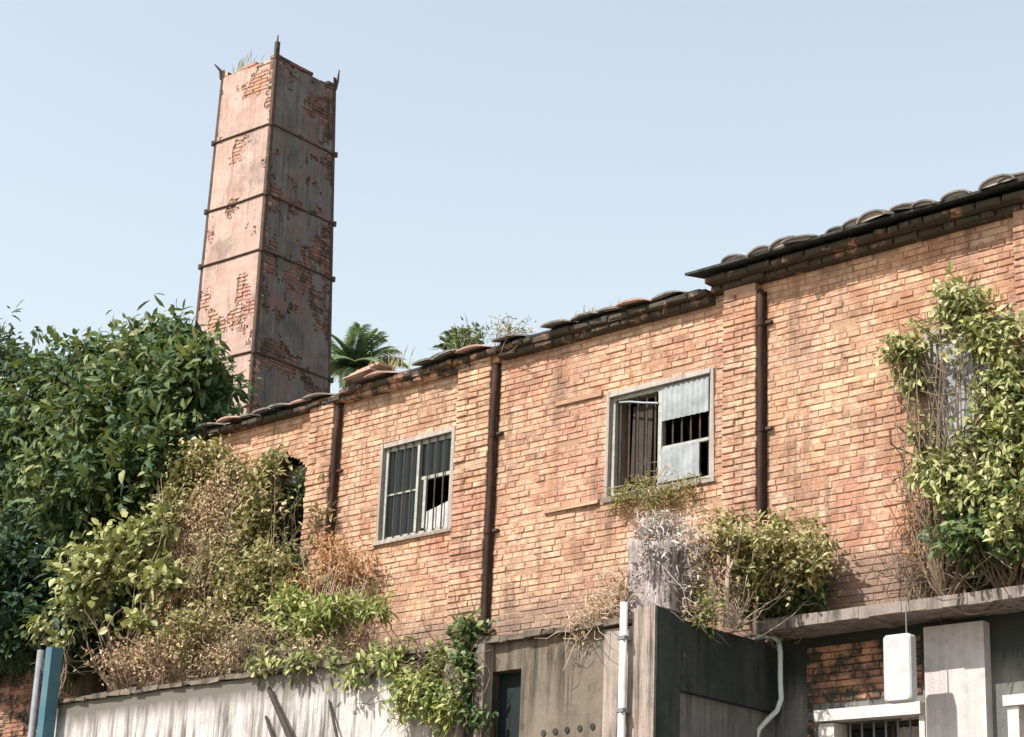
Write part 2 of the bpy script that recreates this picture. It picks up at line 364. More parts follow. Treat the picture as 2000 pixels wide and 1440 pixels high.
PIL = [(at(a_, py_, -PD)[0], at(b_, py_, -PD)[0]) for a_, b_, py_ in ((1410, 1476, 700), (893, 957, 760), (602, 648, 850), (1981, 2046, 560))]
SHADE_SLOTS = [(b_-.002, b_+SLOT_W, 4.46, 7.10) for a_, b_ in PIL]  # added slots, cut beside the pilasters to make a dark line of shade
EAVE = 7.17
BLD = thing('brick_building', 'long old factory building with weathered orange brick upper floor, pilasters and broken windows', 'building', (-9, 2, 0))
# wall core with the openings left free
def grid_wall(mb, X0, X1, Z0, Z1, Y0, Y1, holes):
    xs = sorted({X0, X1, *[h for q in holes for h in q[:2] if X0 < h < X1]})
    zs = sorted({Z0, Z1, *[h for q in holes for h in q[2:] if Z0 < h < Z1]})
    for i in range(len(xs)-1):
        for j in range(len(zs)-1):
            xc, zc = (xs[i]+xs[i+1])/2, (zs[j]+zs[j+1])/2
            if any(h[0] < xc < h[1] and h[2] < zc < h[3] for h in holes): continue
            mb.box(xs[i], xs[i+1], Y0, Y1, zs[j], zs[j+1])
mb = MB(); grid_wall(mb, XL, XR, 4.43, 7.22, .006, .24, WIN+SHADE_SLOTS+ARCH)
for j_ in SHADE_SLOTS: mb.box(j_[0]-.02, j_[1]+.02, .19, .238, 4.41, 7.2)
WALL = mb.build('wall', M['mortar'], BLD)
stuff = MB(); single = []          # joined bricks / candidates for single bricks
def patch(x, z): return vn(x, z, 2.6, 5, 4, .70) > .665
for xc, zc, wd in rows(XL, XR, 4.42, EAVE, WIN+SHADE_SLOTS+ARCH):
    y = random.gauss(0, .0022); t = random.random()
    if t < .012: y += .016                                          # spalled, set back
    elif t < .04: y -= .004
    single.append((xc, zc, wd, y, 0)) if wd > BL-.002 else None
    if wd <= BL-.002:
        v, f = brick_verts(wd, .1, BH); stuff.add(v+[xc, y, zc], f)
# choose the single bricks: nearest to the camera among those in open view
def in_view(xc, zc):
    px, py = proj((xc, 0, zc))
    if not (0 < px < 2000 and 0 < py < 1150): return False
    return px < 1700 and not (1230 < px < 1640 and py > 1000)
cand = sorted([s for s in single if in_view(s[0], s[1]) and not patch(s[0], s[1])], key=lambda s: np.linalg.norm(np.array([s[0], 0, s[1]])-CAM))
pick = set(id(s) for s in cand[:300])
for s in single:
    xc, zc, wd, y, _ = s
    if id(s) in pick:
        o = obj('brick', random.choice(PROTO), None, WALL); o.location = (xc, y, zc)
        o.rotation_euler = (random.gauss(0, .006), random.gauss(0, .004), random.gauss(0, .004))
    else:
        v, f = brick_verts(wd, .1, BH); stuff.add(v+[xc, y, zc], f)
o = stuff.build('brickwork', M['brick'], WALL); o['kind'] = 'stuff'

# pilasters, each with an added slot on its right that holds shade
for x0, x1 in PIL:
    core = MB(); core.box(x0+.008, x1-.014, -PD+.011, .02, 4.4, 7.17)
    P_ = core.build('pilaster', M['mortar'], BLD)
    mb = MB(); z = 4.36; k = 0
    while z+BH < (7.14 if x0 > -10 else 7.16):
        wds = (.62, .38) if k % 2 else (.36, .64); W = x1-x0; a = x0+random.uniform(-.006, .006)
        for q in wds:
            l = W*q; v, f = brick_verts(l-.006, PD+.005, BH, .003, .005)
            mb.add(v+[a+l/2, -PD+random.gauss(0, .004), z+BH/2], f, None if random.random() < (.30 if -9.5 < x0 < -8 else .7) else random.uniform(0, .2)); a += l
        z += CH; k += 1
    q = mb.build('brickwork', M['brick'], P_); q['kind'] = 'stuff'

# cornice: corbelled courses under the eave, bay by bay, then the tiles
def corbel(name, X0, X1, ztop, projs, drop, mat):
    mb = MB(); z = ztop-CH
    for p in projs:
        x = X0
        while x < X1:
            l = random.choice((BL, BL, BL, BL/2)); l = min(l, X1-x)
            if l > .04 and random.random() > drop:
                v, f = brick_verts(l-.008, .16+p, BH+.004, .006, .010); mb.add(v+[x+l/2, -p+random.gauss(0, .008), z+BH/2], f)
            x += l
        mb.box(X0+.02, X1-.02, -p+.03, .05, z-.006, z+CH-.008)
        z -= CH
    o = mb.build(name, mat, BLD); o['kind'] = 'stuff'; return o
xs = at(1345, 555, -.2)[0]; xC = at(962, 675, -.15)[0]; xD = at(655, 755, -.15)[0]
corbel('cornice', xs+.12, XR, 7.27, (.17, .09), 0, M['brick_moss'])
corbel('cornice', xC+.005, xs+.11, 7.20, (.13, .08), .06, M['brick_moss'])
corbel('cornice', xD+.005, xC-.005, 7.19, (.12, .07), .05, M['brick_moss2'])
corbel('cornice', XL, xD-.005, 7.15, (.10,), .04, M['brick_moss'])
ROOF_S = math.tan(math.radians(11))
def roof_sheet(mb, X0, X1, z0, y0, y1, th): # sloping slab
    v = [[x, y, z0+(y-y0)*ROOF_S+dz] for dz in (-th, 0) for y in (y0, y1) for x in (X0, X1)]
    mb.add(v, BOXF)
roofs = []
for nm, X0, X1, z0, y0 in [('roof', xs, XR-.1, 7.305, -.25), ('roof', xC, xs-.003, 7.232, -.07), ('roof', xD, xC-.003, 7.222, -.06), ('roof', XL-.1, xD-.003, 7.182, -.05)]:
    mb = MB(); roof_sheet(mb, X0, X1, z0, y0, 2.35, .020)
    v = [[x, y, z0+(2.5*ROOF_S)-(y-2.35)*ROOF_S+dz-.03] for dz in (-.03, 0) for y in (2.35, 5.0) for x in (X0, X1)]
    mb.add(v, BOXF); roofs.append(mb.build(nm, M['mould'], BLD))
def barrel(w, h, th, L, n=8):
    """half-round clay tile with thickness, axis along y"""
    mb = MB(); vs = []
    for y in (0, L):
        for R_, H in ((w/2, h), (w/2-th, h-th)):
            for i in range(n+1):
                t = math.pi*i/n; vs.append([-R_*math.cos(t), y, max(0, H*math.sin(t))])
    k = n+1; fs = []
    for i in range(n):
        fs += [(i, i+1, 2*k+i+1, 2*k+i), (k+i+1, k+i, 3*k+i, 3*k+i+1), (i+1, i, k+i, k+i+1), (2*k+i, 2*k+i+1, 3*k+i+1, 3*k+i)]
    fs += [(0, 2*k, 3*k, k), (n, k+n, 3*k+n, 2*k+n)]
    mb.add(vs, fs, .5)
    plug = [[-(w/2-th*.8)*math.cos(math.pi*i/n), .02+RNG.uniform(-.008, .008), max(0, (h-th*.8)*math.sin(math.pi*i/n))] for i in range(n+1)]
    mb.add(plug, [tuple(range(n+1))], .5); return mb
TILES = []
for i in range(4):
    me = barrel(.19+.045*i, .040+.010*(i % 3), .013, .36).mesh('roof_tile'); me.materials.append(M['tile']); me.materials.append(M['plug']); me.polygons[len(me.polygons)-1].material_index = 1; TILES.append(me)
FLATT = []
for i in range(4):
    mb = barrel(.30, .032, .018, .34, 5); me = mb.mesh('roof_tile'); me.materials.append(M['tile_pink'] if i == 1 else M['tile']); FLATT.append(me)
tile_px = [1424, 1478, 1530, 1566, 1630, 1672, 1703, 1778, 1802, 1862, 1948, 1990, 2035]
r0 = roofs[0]
for row in range(2):
    for i, px in enumerate(tile_px):
        p = at(px, 530-(px-1400)*.245, -.27)
        o = obj('roof_tile', TILES[(i+row) % 4], None, r0)
        yy = -.27+row*.31+random.uniform(-.02, .02)
        o.location = (p[0]+random.uniform(-.015, .015), yy, 7.306+(yy+.25)*ROOF_S+(.012 if row else 0)+random.uniform(-.012, .006))
        o.rotation_euler = (math.atan(ROOF_S)+random.uniform(0, .03), random.uniform(-.10, .10), random.uniform(-.22, .22))
for rf, X0, X1, z0, y0 in [(roofs[1], xC+.05, xs-.1, 7.217, -.15), (roofs[2], xD+.2, xC-.08, 7.206, -.14), (roofs[3], XL+.2, xD-.15, 7.168, -.12)]:
    x = X0+.1; i = 0
    while x < X1:
        if random.random() > .12:
            o = obj('roof_tile', FLATT[i % 4], None, rf); yy = y0-.02+random.uniform(-.04, .05)
            o.location = (x, yy, z0+.001+(yy-y0)*ROOF_S+random.uniform(0, .012))
            o.rotation_euler = (math.atan(ROOF_S)+random.uniform(-.01, .05), random.uniform(-.05, .05), random.uniform(-.12, .12))
        x += random.uniform(.20, .31); i += 1
# a broken tile lying over the corner of the next bay
mb = MB(); p = at(690, 722, -.22)
for k in range(3):
    mb.box(p[0]-.14+.06*k, p[0]+.22+.03*k, p[1]+.02*k, p[1]+.25, 7.236+.026*k, 7.258+.026*k, jit=.012, rot=Quaternion((0, 1, 0), -.10))
mb.build('broken_tile', M['tile_pink'], roofs[2])

# dark, closed room behind the windows
mb = MB()
mb.box(XL, XR, 4.6, 4.84, 0, 7.5); mb.box(XL, XL+.22, .25, 4.59, 0, 7.24); mb.box(XR-.22, XR, .25, 4.59, 0, 7.24)
mb.build('back_wall', M['mortar'], BLD)
mb = MB(); mb.box(XL+.23, XR-.23, .25, 4.59, 4.30, 4.45); mb.box(XL+.23, XR-.23, 2.3, 2.4, 4.46, 7.1)
mb.build('inner_wall', M['inside'], BLD)

# ------------------------------------------------------------------ upper windows
def frame_boxes(mb, X0, X1, Z0, Z1, y0, y1, t, sides='ltrb'):
    if 'l' in sides: mb.box(X0, X0+t, y0, y1, Z0, Z1)
    if 'r' in sides: mb.box(X1-t, X1, y0, y1, Z0, Z1)
    if 't' in sides: mb.box(X0+t, X1-t, y0+.002, y1, Z1-t, Z1)
    if 'b' in sides: mb.box(X0+t, X1-t, y0+.002, y1, Z0, Z0+t)
def window(h, label=None):
    X0, X1, Z0, Z1 = h
    mb = MB(); t = .05
    mb.box(X0-.026, X0+.010, -.012, .2, Z0-.01, Z1+.03, jit=.006); mb.box(X1-.010, X1+.026, -.011, .2, Z0-.01, Z1+.03, jit=.006)
    mb.box(X0+.011, X1-.011, -.012, .2, Z1-.012, Z1+.030, jit=.006); mb.box(X0-.04, X1+.04, -.025, .2, Z0-.045, Z0-.011, jit=.008)
    W_ = mb.build('window', M['cement'], BLD)
    return W_
W1 = window(WIN[0]); X0, X1, Z0, Z1 = WIN[0]; xm = (X0+X1)/2
mb = MB(); frame_boxes(mb, X0+.014, X1-.014, Z0-.008, Z1-.014, .025, .065, .035); mb.box(xm-.02, xm+.025, .02, .07, Z0+.03, Z1-.05)
mb.box(xm+.026, X1-.05, .03, .06, Z0+.48, Z0+.51); mb.box(X0+.05, xm-.021, .03, .06, Z0+.40, Z0+.415)
mb.box(xm+.07, xm+.10, .026, .05, Z0+.05, Z0+.475); mb.build('frame', M['paint_pale'], W1)
for k in range(8):
    mb = MB(); xx = X0+.07+.098*k; mb.tube([(xx, .012, Z0+.0), (xx, .012, Z1-.015)], .007, 6); mb.build('bar', M['iron'], W1)
mb = MB(); mb.box(X0+.05, xm-.03, .043, .047, Z0+.03, Z1-.05); mb.build('pane', M['glass'], W1)
mb = MB(); mb.box(xm+.03, X1-.055, .037, .041, Z0+.515, Z1-.05); mb.build('pane', M['glass'], W1)
mb = MB(); v = [[xm+.105, .037, Z0+.03], [X1-.055, .037, Z0+.03], [X1-.052, .037, Z0+.25], [xm+.105, .037, Z0+.19]]
v += [[a, .049, c] for a, _, c in v]; mb.add(v, [(0, 1, 2, 3), (7, 6, 5, 4), (0, 4, 5, 1), (1, 5, 6, 2), (2, 6, 7, 3), (3, 7, 4, 0)]); mb.build('white_board', M['paper'], W1)

W2 = window(WIN[1]); X0, X1, Z0, Z1 = WIN[1]; xm = X0+(X1-X0)*.49
mb = MB(); frame_boxes(mb, X0+.014, X1-.014, Z0-.008, Z1-.014, .025, .065, .03); mb.box(xm-.012, xm+.022, .015, .07, Z0+.03, Z1-.05)
mb.box(xm+.023, X1-.05, .025, .06, Z0+.30, Z0+.325); mb.build('frame', M['paint_pale'], W2)
def corrug(x0, x1, z0, z1, y, n=14, a=.007, dz=0.):
    vs = []; fs = []
    for i in range(n*4+1):
        u = i/(n*4); yy = y+a*math.sin(i*math.pi/2)
        for yo in (0, .003):
            vs += [[x0+(x1-x0)*u, yy+yo, z0+dz*u], [x0+(x1-x0)*u, yy+yo, z1]]
    for i in range(n*4):
        k = i*4; fs += [(k, k+4, k+5, k+1), (k+3, k+7, k+6, k+2), (k+1, k+5, k+7, k+3), (k, k+2, k+6, k+4)]
    mb = MB(); mb.add(vs, fs, .5); return mb
corrug(xm+.025, X1-.045, Z0+.525, Z1-.03, .012, 9, .005).build('plastic_sheet', M['sheet'], W2)
corrug(xm+.025, X1-.13, Z0+.03, Z0+.30, .013, 7, .004).build('plastic_sheet', M['sheet'], W2)
for xx in [X0+.09+.088*q_ for q_ in range(11)]:
    mb = MB(); mb.tube([(xx, .045, Z0+.0), (xx, .045, Z1-.015)], .008, 6); mb.build('bar', M['iron'], W2)
mb = MB(); mb.box(X0+.16, X0+.36, .10, .13, Z0+.12, Z1-.1, rot=Quaternion((0, 1, 0), .03)); mb.build('loose_shutter', M['dark_wood'], W2)
mb = MB(); mb.tube([(X0+.10, .01, Z1-.07), (X0+.22, .0, Z1-.09), (X0+.34, .0, Z1-.12), (xm-.01, .01, Z1-.15)], .009, 5); mb.build('torn_strip', M['sheet'], W2)

W3 = window(WIN[2]); X0, X1, Z0, Z1 = WIN[2]; xm = (X0+X1)/2
mb = MB(); frame_boxes(mb, X0+.014, X1-.014, Z0-.008, Z1-.014, .02, .07, .035); mb.box(xm-.02, xm+.02, .015, .075, Z0+.03, Z1-.05); mb.build('frame', M['paint_pale'], W3)
for a0, a1 in ((X0+.05, xm-.021), (xm+.021, X1-.05)):
    mb = MB(); mb.box(a0, a1, .04, .045, Z0+.03, Z1-.05); mb.build('pane', M['sheet'], W3)
# remains of a bricked-up opening left of the second window: lintel line and sill strip
x0 = at(1088, 785, 0)[0]
mb = MB(); mb.box(x0, WIN[1][0]-.062, -.020, .01, 6.575, 6.615, jit=.007); mb.build('lintel', M['mortar'], BLD)
mb = MB(); mb.box(at(1065, 1010, 0)[0], WIN[1][0]-.07, -.026, .01, 5.685, 5.715, jit=.008); mb.build('sill', M['mortar'], BLD)

# ------------------------------------------------------------------ ground floor right of the porch
GW = [(-7.90, -7.21, 2.3, 3.80), (-6.50, -5.6, 2.2, 3.80)]
mb = MB(); grid_wall(mb, XL, XR, 0, 4.428, .010, .24, GW); LW = mb.build('ground_wall', M['grey_wall'], BLD)
mb = MB()
for xc, zc, wd in rows(-8.15, -7.22, 3.2, 4.36, [(-8.1, -7.1, 2.3, 3.93)]):
    v, f = brick_verts(wd, .06, BH); mb.add(v+[xc, random.gauss(-.002, .003), zc], f)
q = mb.build('brickwork', M['brick_red'], LW); q['kind'] = 'stuff'
p0, p1 = at(1806, 1300, -.07)[0], at(1923, 1300, -.07)[0]
mb = MB(); mb.box(p0, p1, -.07, .009, 0, 4.37, jit=.002); mb.build('pier', M['white_wall'], BLD)
# terrace slab with broken edge
mb = MB(); x = -8.335
while x < XR:
    l = random.uniform(.08, .2); l = min(l, XR-x); e = .010*(vn(x, 0, 1.5, 3, 5)-.5)+random.uniform(-.003, .003); zs1 = .02*(vn(x, 3, 1.2, 3, 6)-.5)
    mb.box(x, x+l-.001, -.36+e, .008, 4.418+random.uniform(-.006, .006), 4.490+zs1, jit=.0015); x += l
mb.build('terrace_slab', M['slab'], BLD)
# lower window with white surround and grille
X0, X1, Z0, Z1 = GW[0]
mb = MB(); mb.box(X0-.11, X0+.01, -.06, .2, Z0, Z1-.0, jit=.004); mb.box(X1-.01, X1+.03, -.055, .2, Z0, Z1, jit=.003); mb.box(X0-.13, X1+.02, -.085, .2, Z1+.003, Z1+.085, jit=.008)
LWN = mb.build('window', M['paint_white'], BLD)
xm = X0+.38
mb = MB(); frame_boxes(mb, X0+.011, X1-.011, Z0+.01, Z1-.002, .10, .14, .03); mb.box(xm-.015, xm+.015, .095, .145, Z0+.045, Z1-.035); mb.build('frame', M['dark_wood'], LWN)
mb = MB(); mb.box(X0+.045, xm-.02, .118, .122, Z0+.05, Z1-.04); mb.build('pane', M['glass'], LWN)
corrug(xm+.02, X1-.045, Z0+.05, Z1-.04, .13, 4, .012).build('curtain', M['curtain'], LWN)
for k in range(7):
    xx = X0+.07+.095*k; mb = MB(); mb.tube([(xx, .05, Z0-.0), (xx, .05, Z1)], .008, 6); mb.build('bar', M['greymetal'], LWN)
X0, X1, Z0, Z1 = GW[1]
mb = MB(); mb.box(X0-.07, X0+.01, -.05, .2, Z0, Z1-.0); mb.box(X1-.01, X1+.07, -.05, .2, Z0, Z1); mb.box(X0-.09, X1+.09, -.07, .2, Z1+.002, Z1+.07); LW2 = mb.build('window', M['paint_white'], BLD)
corrug(X0+.02, X1-.02, Z0+.01, Z1-.005, .1, 9, .012).build('shutter', M['curtain'], LW2)

# ------------------------------------------------------------------ chimney
c_b = np.array([-17.70, 2.50]); c_t = at(541, 97, 2.56)[:2]; zb, zt = 8.5, 13.22
a = math.radians(3.5); ex = np.array([math.cos(a), math.sin(a)]); ey = np.array([-math.sin(a), math.cos(a)])
def chim(z):
    t = (z-zb)/(zt-zb); n0 = c_b+(c_t-c_b)*t; wx = 1.11+(.985-1.11)*t; wy = 1.31+(1.04-1.31)*t
    return [n0-ex*wx, n0, n0+ey*wy, n0+ey*wy-ex*wx]          # front-left, near, far-right, back
cc = chim(0); cmid = (cc[0]+cc[2])/2
CHM = thing('chimney', 'tall square tapering brick chimney with rusty iron corner straps and bands', 'chimney', (cmid[0], cmid[1], 0))
mb = MB(); vs = []
zs = [0, 6.5, zt-.12]
for z in zs:
    c = chim(z); m_ = sum(c)/4
    vs += [[*(m_+(q-m_)*.975), z] for q in c]
mb.add(vs, [(i*4+k, i*4+(k+1) % 4, i*4+4+(k+1) % 4, i*4+4+k) for i in range(2) for k in range(4)]+[(8, 9, 10, 11)]); CWALL = mb.build('shaft', M['mortar_pale'], CHM)
cst = MB(); cst2 = MB(); csing = []
CPROTO = []
for i in range(16):
    m2 = MB(); v, f = brick_verts(.235, .10, BH, .003, .005); m2.add(v, f, (i+.5)/16); me = m2.mesh('brick'); me.materials.append(M['brick_chim']); CPROTO.append(me)
z = 6.6; k = 0
while z+BH < zt:
    c = chim(z)
    for s in range(4):
        A, B = c[s], c[(s+1) % 4]; L = np.linalg.norm(B-A); d = (B-A)/L; nin = np.array([-d[1], d[0]])   # into the shaft
        ang = math.atan2(d[1], d[0]); nb = max(3, round(L/.243)); l = L/nb
        x = -l/2 if k % 2 else 0.
        while x < L-.02:
            a0, a1 = max(0, x), min(L, x+l)
            if a1-a0 > .03 and not (zt-z < .2 and random.random() < (.55 if zt-z < .07 else .22)):
                pc = A+d*(a0+a1)/2+nin*random.gauss(.002, .0025)
                full = a1-a0 > l-.002
                if full and s == 0 and z > 8.4: csing.append((pc, z+BH/2, ang, s))
                else:
                    v, f = brick_verts(a1-a0-.006, .10, BH, .003, .005); ca, sa = math.cos(ang), math.sin(ang)
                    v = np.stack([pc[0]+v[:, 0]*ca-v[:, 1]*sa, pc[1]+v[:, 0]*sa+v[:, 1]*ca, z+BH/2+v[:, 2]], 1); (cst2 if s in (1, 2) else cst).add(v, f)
            x += l
    z += CH; k += 1
random.shuffle(csing)
csing.sort(key=lambda q: q[1])
for i, (pc, zz, ang, s) in enumerate(csing):
    if i < 300:
        o = obj('brick', random.choice(CPROTO), None, CWALL); o.location = (pc[0], pc[1], zz); o.rotation_euler = (0, 0, ang)
    else:
        v, f = brick_verts(.235, .10, BH, .003, .005); ca, sa = math.cos(ang), math.sin(ang)
        v = np.stack([pc[0]+v[:, 0]*ca-v[:, 1]*sa, pc[1]+v[:, 0]*sa+v[:, 1]*ca, zz+v[:, 2]], 1); cst.add(v, f)
q = cst.build('brickwork', M['brick_chim'], CWALL); q['kind'] = 'stuff'
q = cst2.build('shaded_sooty_brickwork', M['brick_shade'], CWALL); q['kind'] = 'stuff'; q['label'] = 'grey sooty brick faces with painted-in shade and dull red patches'
def cface(s):
    J = RNG.uniform(-.005, .005, (80, 330, 2)); z0 = 7.0; nz = int((zt-.1-z0)/.02)
    gi, gj = np.meshgrid(np.arange(61), np.arange(nz+1), indexing='ij'); NB = vn(gi, gj, .10, 3, s); NK = vn(gi*.02, gj*.02, 2.6, 6, 12+s, .66)
    def pos(i, j):
        z = min(z0+j*.02+J[i, j, 1], zt-.06); c = chim(z); A, B_ = c[s], c[s+1]; d = nrm(B_-A); o_ = np.array([d[1], -d[0]])
        t = np.clip(i/60+J[i, j, 0]*.8, .001, .999) if 0 < i < 60 else i/60
        p = A+(B_-A)*t+o_*(.007+.008*(NB[i, j]-.5)); return np.array([p[0], p[1], z])
    d = nrm(chim(9)[s+1]-chim(9)[s])
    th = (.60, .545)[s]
    coat('render_coat', M[('render_pale', 'render_shade')[s]], CHM, pos, 60, nz, lambda i, j: NK[i, j] < th+.10*(j < nz*.93)-.10, (-d[1]*.02, d[0]*.02, 0))
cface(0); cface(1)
# iron angles on the four corners, spikes above the rim, bands round the shaft
for s in range(4):
    mb = MB()
    def corner(z):
        c = chim(z); p = c[s]; m_ = sum(c)/4; return p+(p-m_)/np.linalg.norm(p-m_)*.008, nrm(c[(s+1) % 4]-p), nrm(c[s-1]-p)
    ztop = zt+[.02, .14, .06, .0][s]
    for dirn in (1, 2):
        vs = []
        for z in (6.6, ztop):
            c = corner(z); p = c[0]; d = c[dirn]; o_ = c[3-dirn]
            for a_, b_ in ((0, -.004), (.045, -.004), (.045, .006), (0, .006)): vs.append([*(p+d*a_+o_*b_), z])
        mb.add(vs, [(0, 1, 5, 4), (1, 2, 6, 5), (2, 3, 7, 6), (3, 0, 4, 7), (3, 2, 1, 0), (4, 5, 6, 7)])
    p = corner(zt)[0]; c = chim(zt); m_ = sum(c)/4; od = (p-m_)/np.linalg.norm(p-m_)
    tip = [(.10, .10), (.0, .22), (.03, .18), (.05, .1)][s]
    mb.tube([[*(p+od*.0), zt-.1], [*(p+od*.02), zt+.02], [*(p+od*tip[0]), zt+tip[1]]], [.022, .02, .008], 5)
    mb.build('corner_iron', M['iron'], CHM)
for (px, py) in [(530, 240), (515, 379), (503, 490), (490, 690)]:
    z = at(px, py, 2.53)[2]; c = chim(z); m_ = sum(c)/4; mb = MB()
    for s in range(4):
        A, B = [q+(q-m_)/np.linalg.norm(q-m_)*.022 for q in (c[s], c[(s+1) % 4])]
        mb.tube([[*A, z], [*((A+B)/2), z+random.uniform(-.015, .01)], [*B, z]], .013, 6)
        mb.tube([[*A, z-.03], [*A, z+.03]], .026, 6)
    mb.build('iron_band', M['iron'], CHM)

# ------------------------------------------------------------------ concrete porch block in front of the brick wall
PY = -1.40; DZ = 4.36
xcol0 = at(1238, 1250, PY)[0]; xcol1 = at(1283, 1250, PY)[0]; xl = at(108, 1400, PY)[0]
PB = thing('porch_block', 'low concrete lean-to with overgrown flat roof in front of the brick wall', 'lean-to', ((xl+xcol1)/2, -.7, 0))
def rz(px0, py0, px1, py1): q = rect(px0, py0, px1, py1, PY); return q
op = (at(785, 1290, PY)[0], at(852, 1290, PY)[0], 4.06, DZ-.001)
xa = at(868, 1330, PY)[0]
mb = MB(); grid_wall(mb, xl, xa, 0, DZ-.045, PY, PY+.14, [(op[0], op[1], op[2], 4.29)]); mb.build('plaster_wall', M['plaster_grey'], PB)
xb0, xb1 = at(952, 1380, PY)[0], at(1012, 1380, PY)[0]
mb = MB(); grid_wall(mb, xa+.002, xcol0-.002, 0, DZ-.045, PY+.02, PY+.16, [(xb0, xb1, 2.2, 4.12)]); mb.build('brown_wall', M['plaster_brown'], PB)
mb = MB(); mb.box(xb0+.01, xb1-.01, PY+.11, PY+.14, 2.2, 4.12); mb.build('door', M['teal_dark'], PB)
# little brackets and posts between the two walls
for pa, pb in ((872, 902), (930, 948)):
    mb = MB(); mb.box(at(pa, 1350, PY-.05)[0], at(pb, 1350, PY-.05)[0], PY-.07, PY+.018, 0, DZ-.05, jit=.004); mb.build('post', M['concrete_pink'], PB)
mb = MB(); q0 = at(905, 1350, PY)[0]; q1 = at(928, 1350, PY)[0]; mb.box(q0, q1, PY-.012, PY+.018, 0, 4.0); mb.build('dark_strip', M['mould'], PB)
mb = MB(); mb.box(xcol0, xcol1, PY-.02, PY+.24, 0, DZ+.06, jit=.004); mb.build('column', M['concrete_pink'], PB)
mb = MB(); mb.box(xcol1+.002, xcol1+.008, PY-.01, PY+.24, 0, DZ+.05); mb.build('shade_plate', M['mould'], PB)  # added dark plate that paints shade onto the column's right side
mb = MB(); mb.box(at(1180, 1320, PY)[0], xcol0-.003, PY-.01, PY+.015, 0, DZ-.06, jit=.003); mb.build('pilaster_strip', M['concrete_pink'], PB)
mb = MB(); mb.box(xcol1-.13, xcol1-.012, PY+.241, -.002, 3.90, DZ+.012); mb.build('side_beam', M['mould'], PB)
mb = MB(); mb.box(xcol1-.16, xcol1-.06, PY+.241, -.002, 0, 3.897); mb.build('side_wall', M['grey_wall'], PB)
mb = MB(); x = xl-.03
while x < xcol0-.01:
    l = min(random.uniform(.07, .22), xcol0-.01-x); mb.box(x, x+l-.001, PY-.035+random.uniform(-.008, .008), -.003, DZ-.042+random.uniform(-.003, .006), DZ+random.uniform(-.02, .012), jit=.008); x += l
mb.box(xcol0-.009, xcol1-.135, PY+.243, -.003, DZ-.04, DZ-.002)
mb.build('roof_slab', M['plaster_brown'], PB)
mb = MB()                                                             # soil and rubble strip on the roof
mb.box(xl+.05, xcol1-.2, PY+.10, -.01, DZ+.007, DZ+.03, jit=.005); mb.build('soil', M['dirt'], PB)
for px in (1062, 1085, 1108, 1133, 1158):
    p = at(px, 1432-(px-1062)*.13, PY+.02); mb = MB(); mb.tube([(p[0], PY+.012, p[2]), (p[0], PY+.05, p[2])], .022, 8); mb.build('drain_stub', M['mould'], PB)

# pipes and small fittings
p = at(1219, 1180, PY-.07); mb = MB(); mb.tube([(p[0], PY-.07, 0), (p[0], PY-.07, 2.2), (p[0], PY-.07, p[2]+.01)], .026, 10)
o = thing('drainpipe', 'straight white plastic drainpipe beside the concrete column', 'pipe', (p[0], PY-.07, 0)); mb.build('pipe', M['white_pvc'], o, True)
for zz in (2.9, 3.72, 4.2):
    mb = MB(); mb.box(p[0]-.034, p[0]+.034, PY-.1, PY-.012, zz, zz+.025); mb.build('clip', M['greymetal'], o)
for k_, (lab, zlo) in enumerate([('rusty brown drainpipe in the corner right of the pilaster beside the wider window', 4.80), ('rusty brown drainpipe between the two barred windows', 4.42), ('rusty brown drainpipe on the bay nearest the chimney, half lost in creeper', 4.42), ('rusty brown drainpipe beside the pilaster at the large climber', 4.50)]):
    X_ = PIL[k_][1]+.026; zt_ = 7.10 if k_ in (0, 3) else 7.06; T = thing('rusty_drainpipe', lab, 'pipe', (X_, -.042, zlo), 'drainpipes beside the pilasters')
    mb = MB(); zz_ = np.linspace(zlo, zt_, 9); mb.tube([(X_+random.gauss(0, .003), -.042+random.gauss(0, .003), z) for z in zz_], .025, 10); mb.build('pipe', M['rust'], T, True)
    for z in np.arange(zlo+.35, zt_-.1, .83):
        mb = MB(); mb.tube([(X_, -.042, z), (X_, -.042, z+.05)], .031, 10); mb.build('collar', M['rust'], T)
        mb = MB(); mb.box(X_+.03, X_+.085, -.035, .012, z+.015, z+.035); mb.build('bracket', M['iron'], T)
b1 = at(1484, 1246, -.16); mb = MB(); X_ = at(1524, 1260, -.16)
pts = [(b1[0]-.10, -.16, b1[2]-.03), (b1[0], -.16, b1[2]+.005), at(1510, 1243, -.16), at(1521, 1252, -.16), at(1524, 1275, -.16), at(1524, 1330, -.16), at(1526, 1365, -.16), at(1518, 1388, -.16), at(1500, 1405, -.18), at(1482, 1425, -.20), at(1476, 1450, -.21), at(1474, 1560, -.21)]
mb.tube(pts, .019, 8); o = tag(mb.build('bent_pipe', M['pale_pipe'], None, True), 'thin pale greenish hose bent over the dark side beam of the lean-to', 'pipe')
s0, s1 = at(1724, 1242, -.42), at(1781, 1368, -.42)
SG = thing('hanging_box', 'narrow white rounded box hung by a wire from the terrace slab', 'box', ((s0[0]+s1[0])/2, -.345, s1[2]))
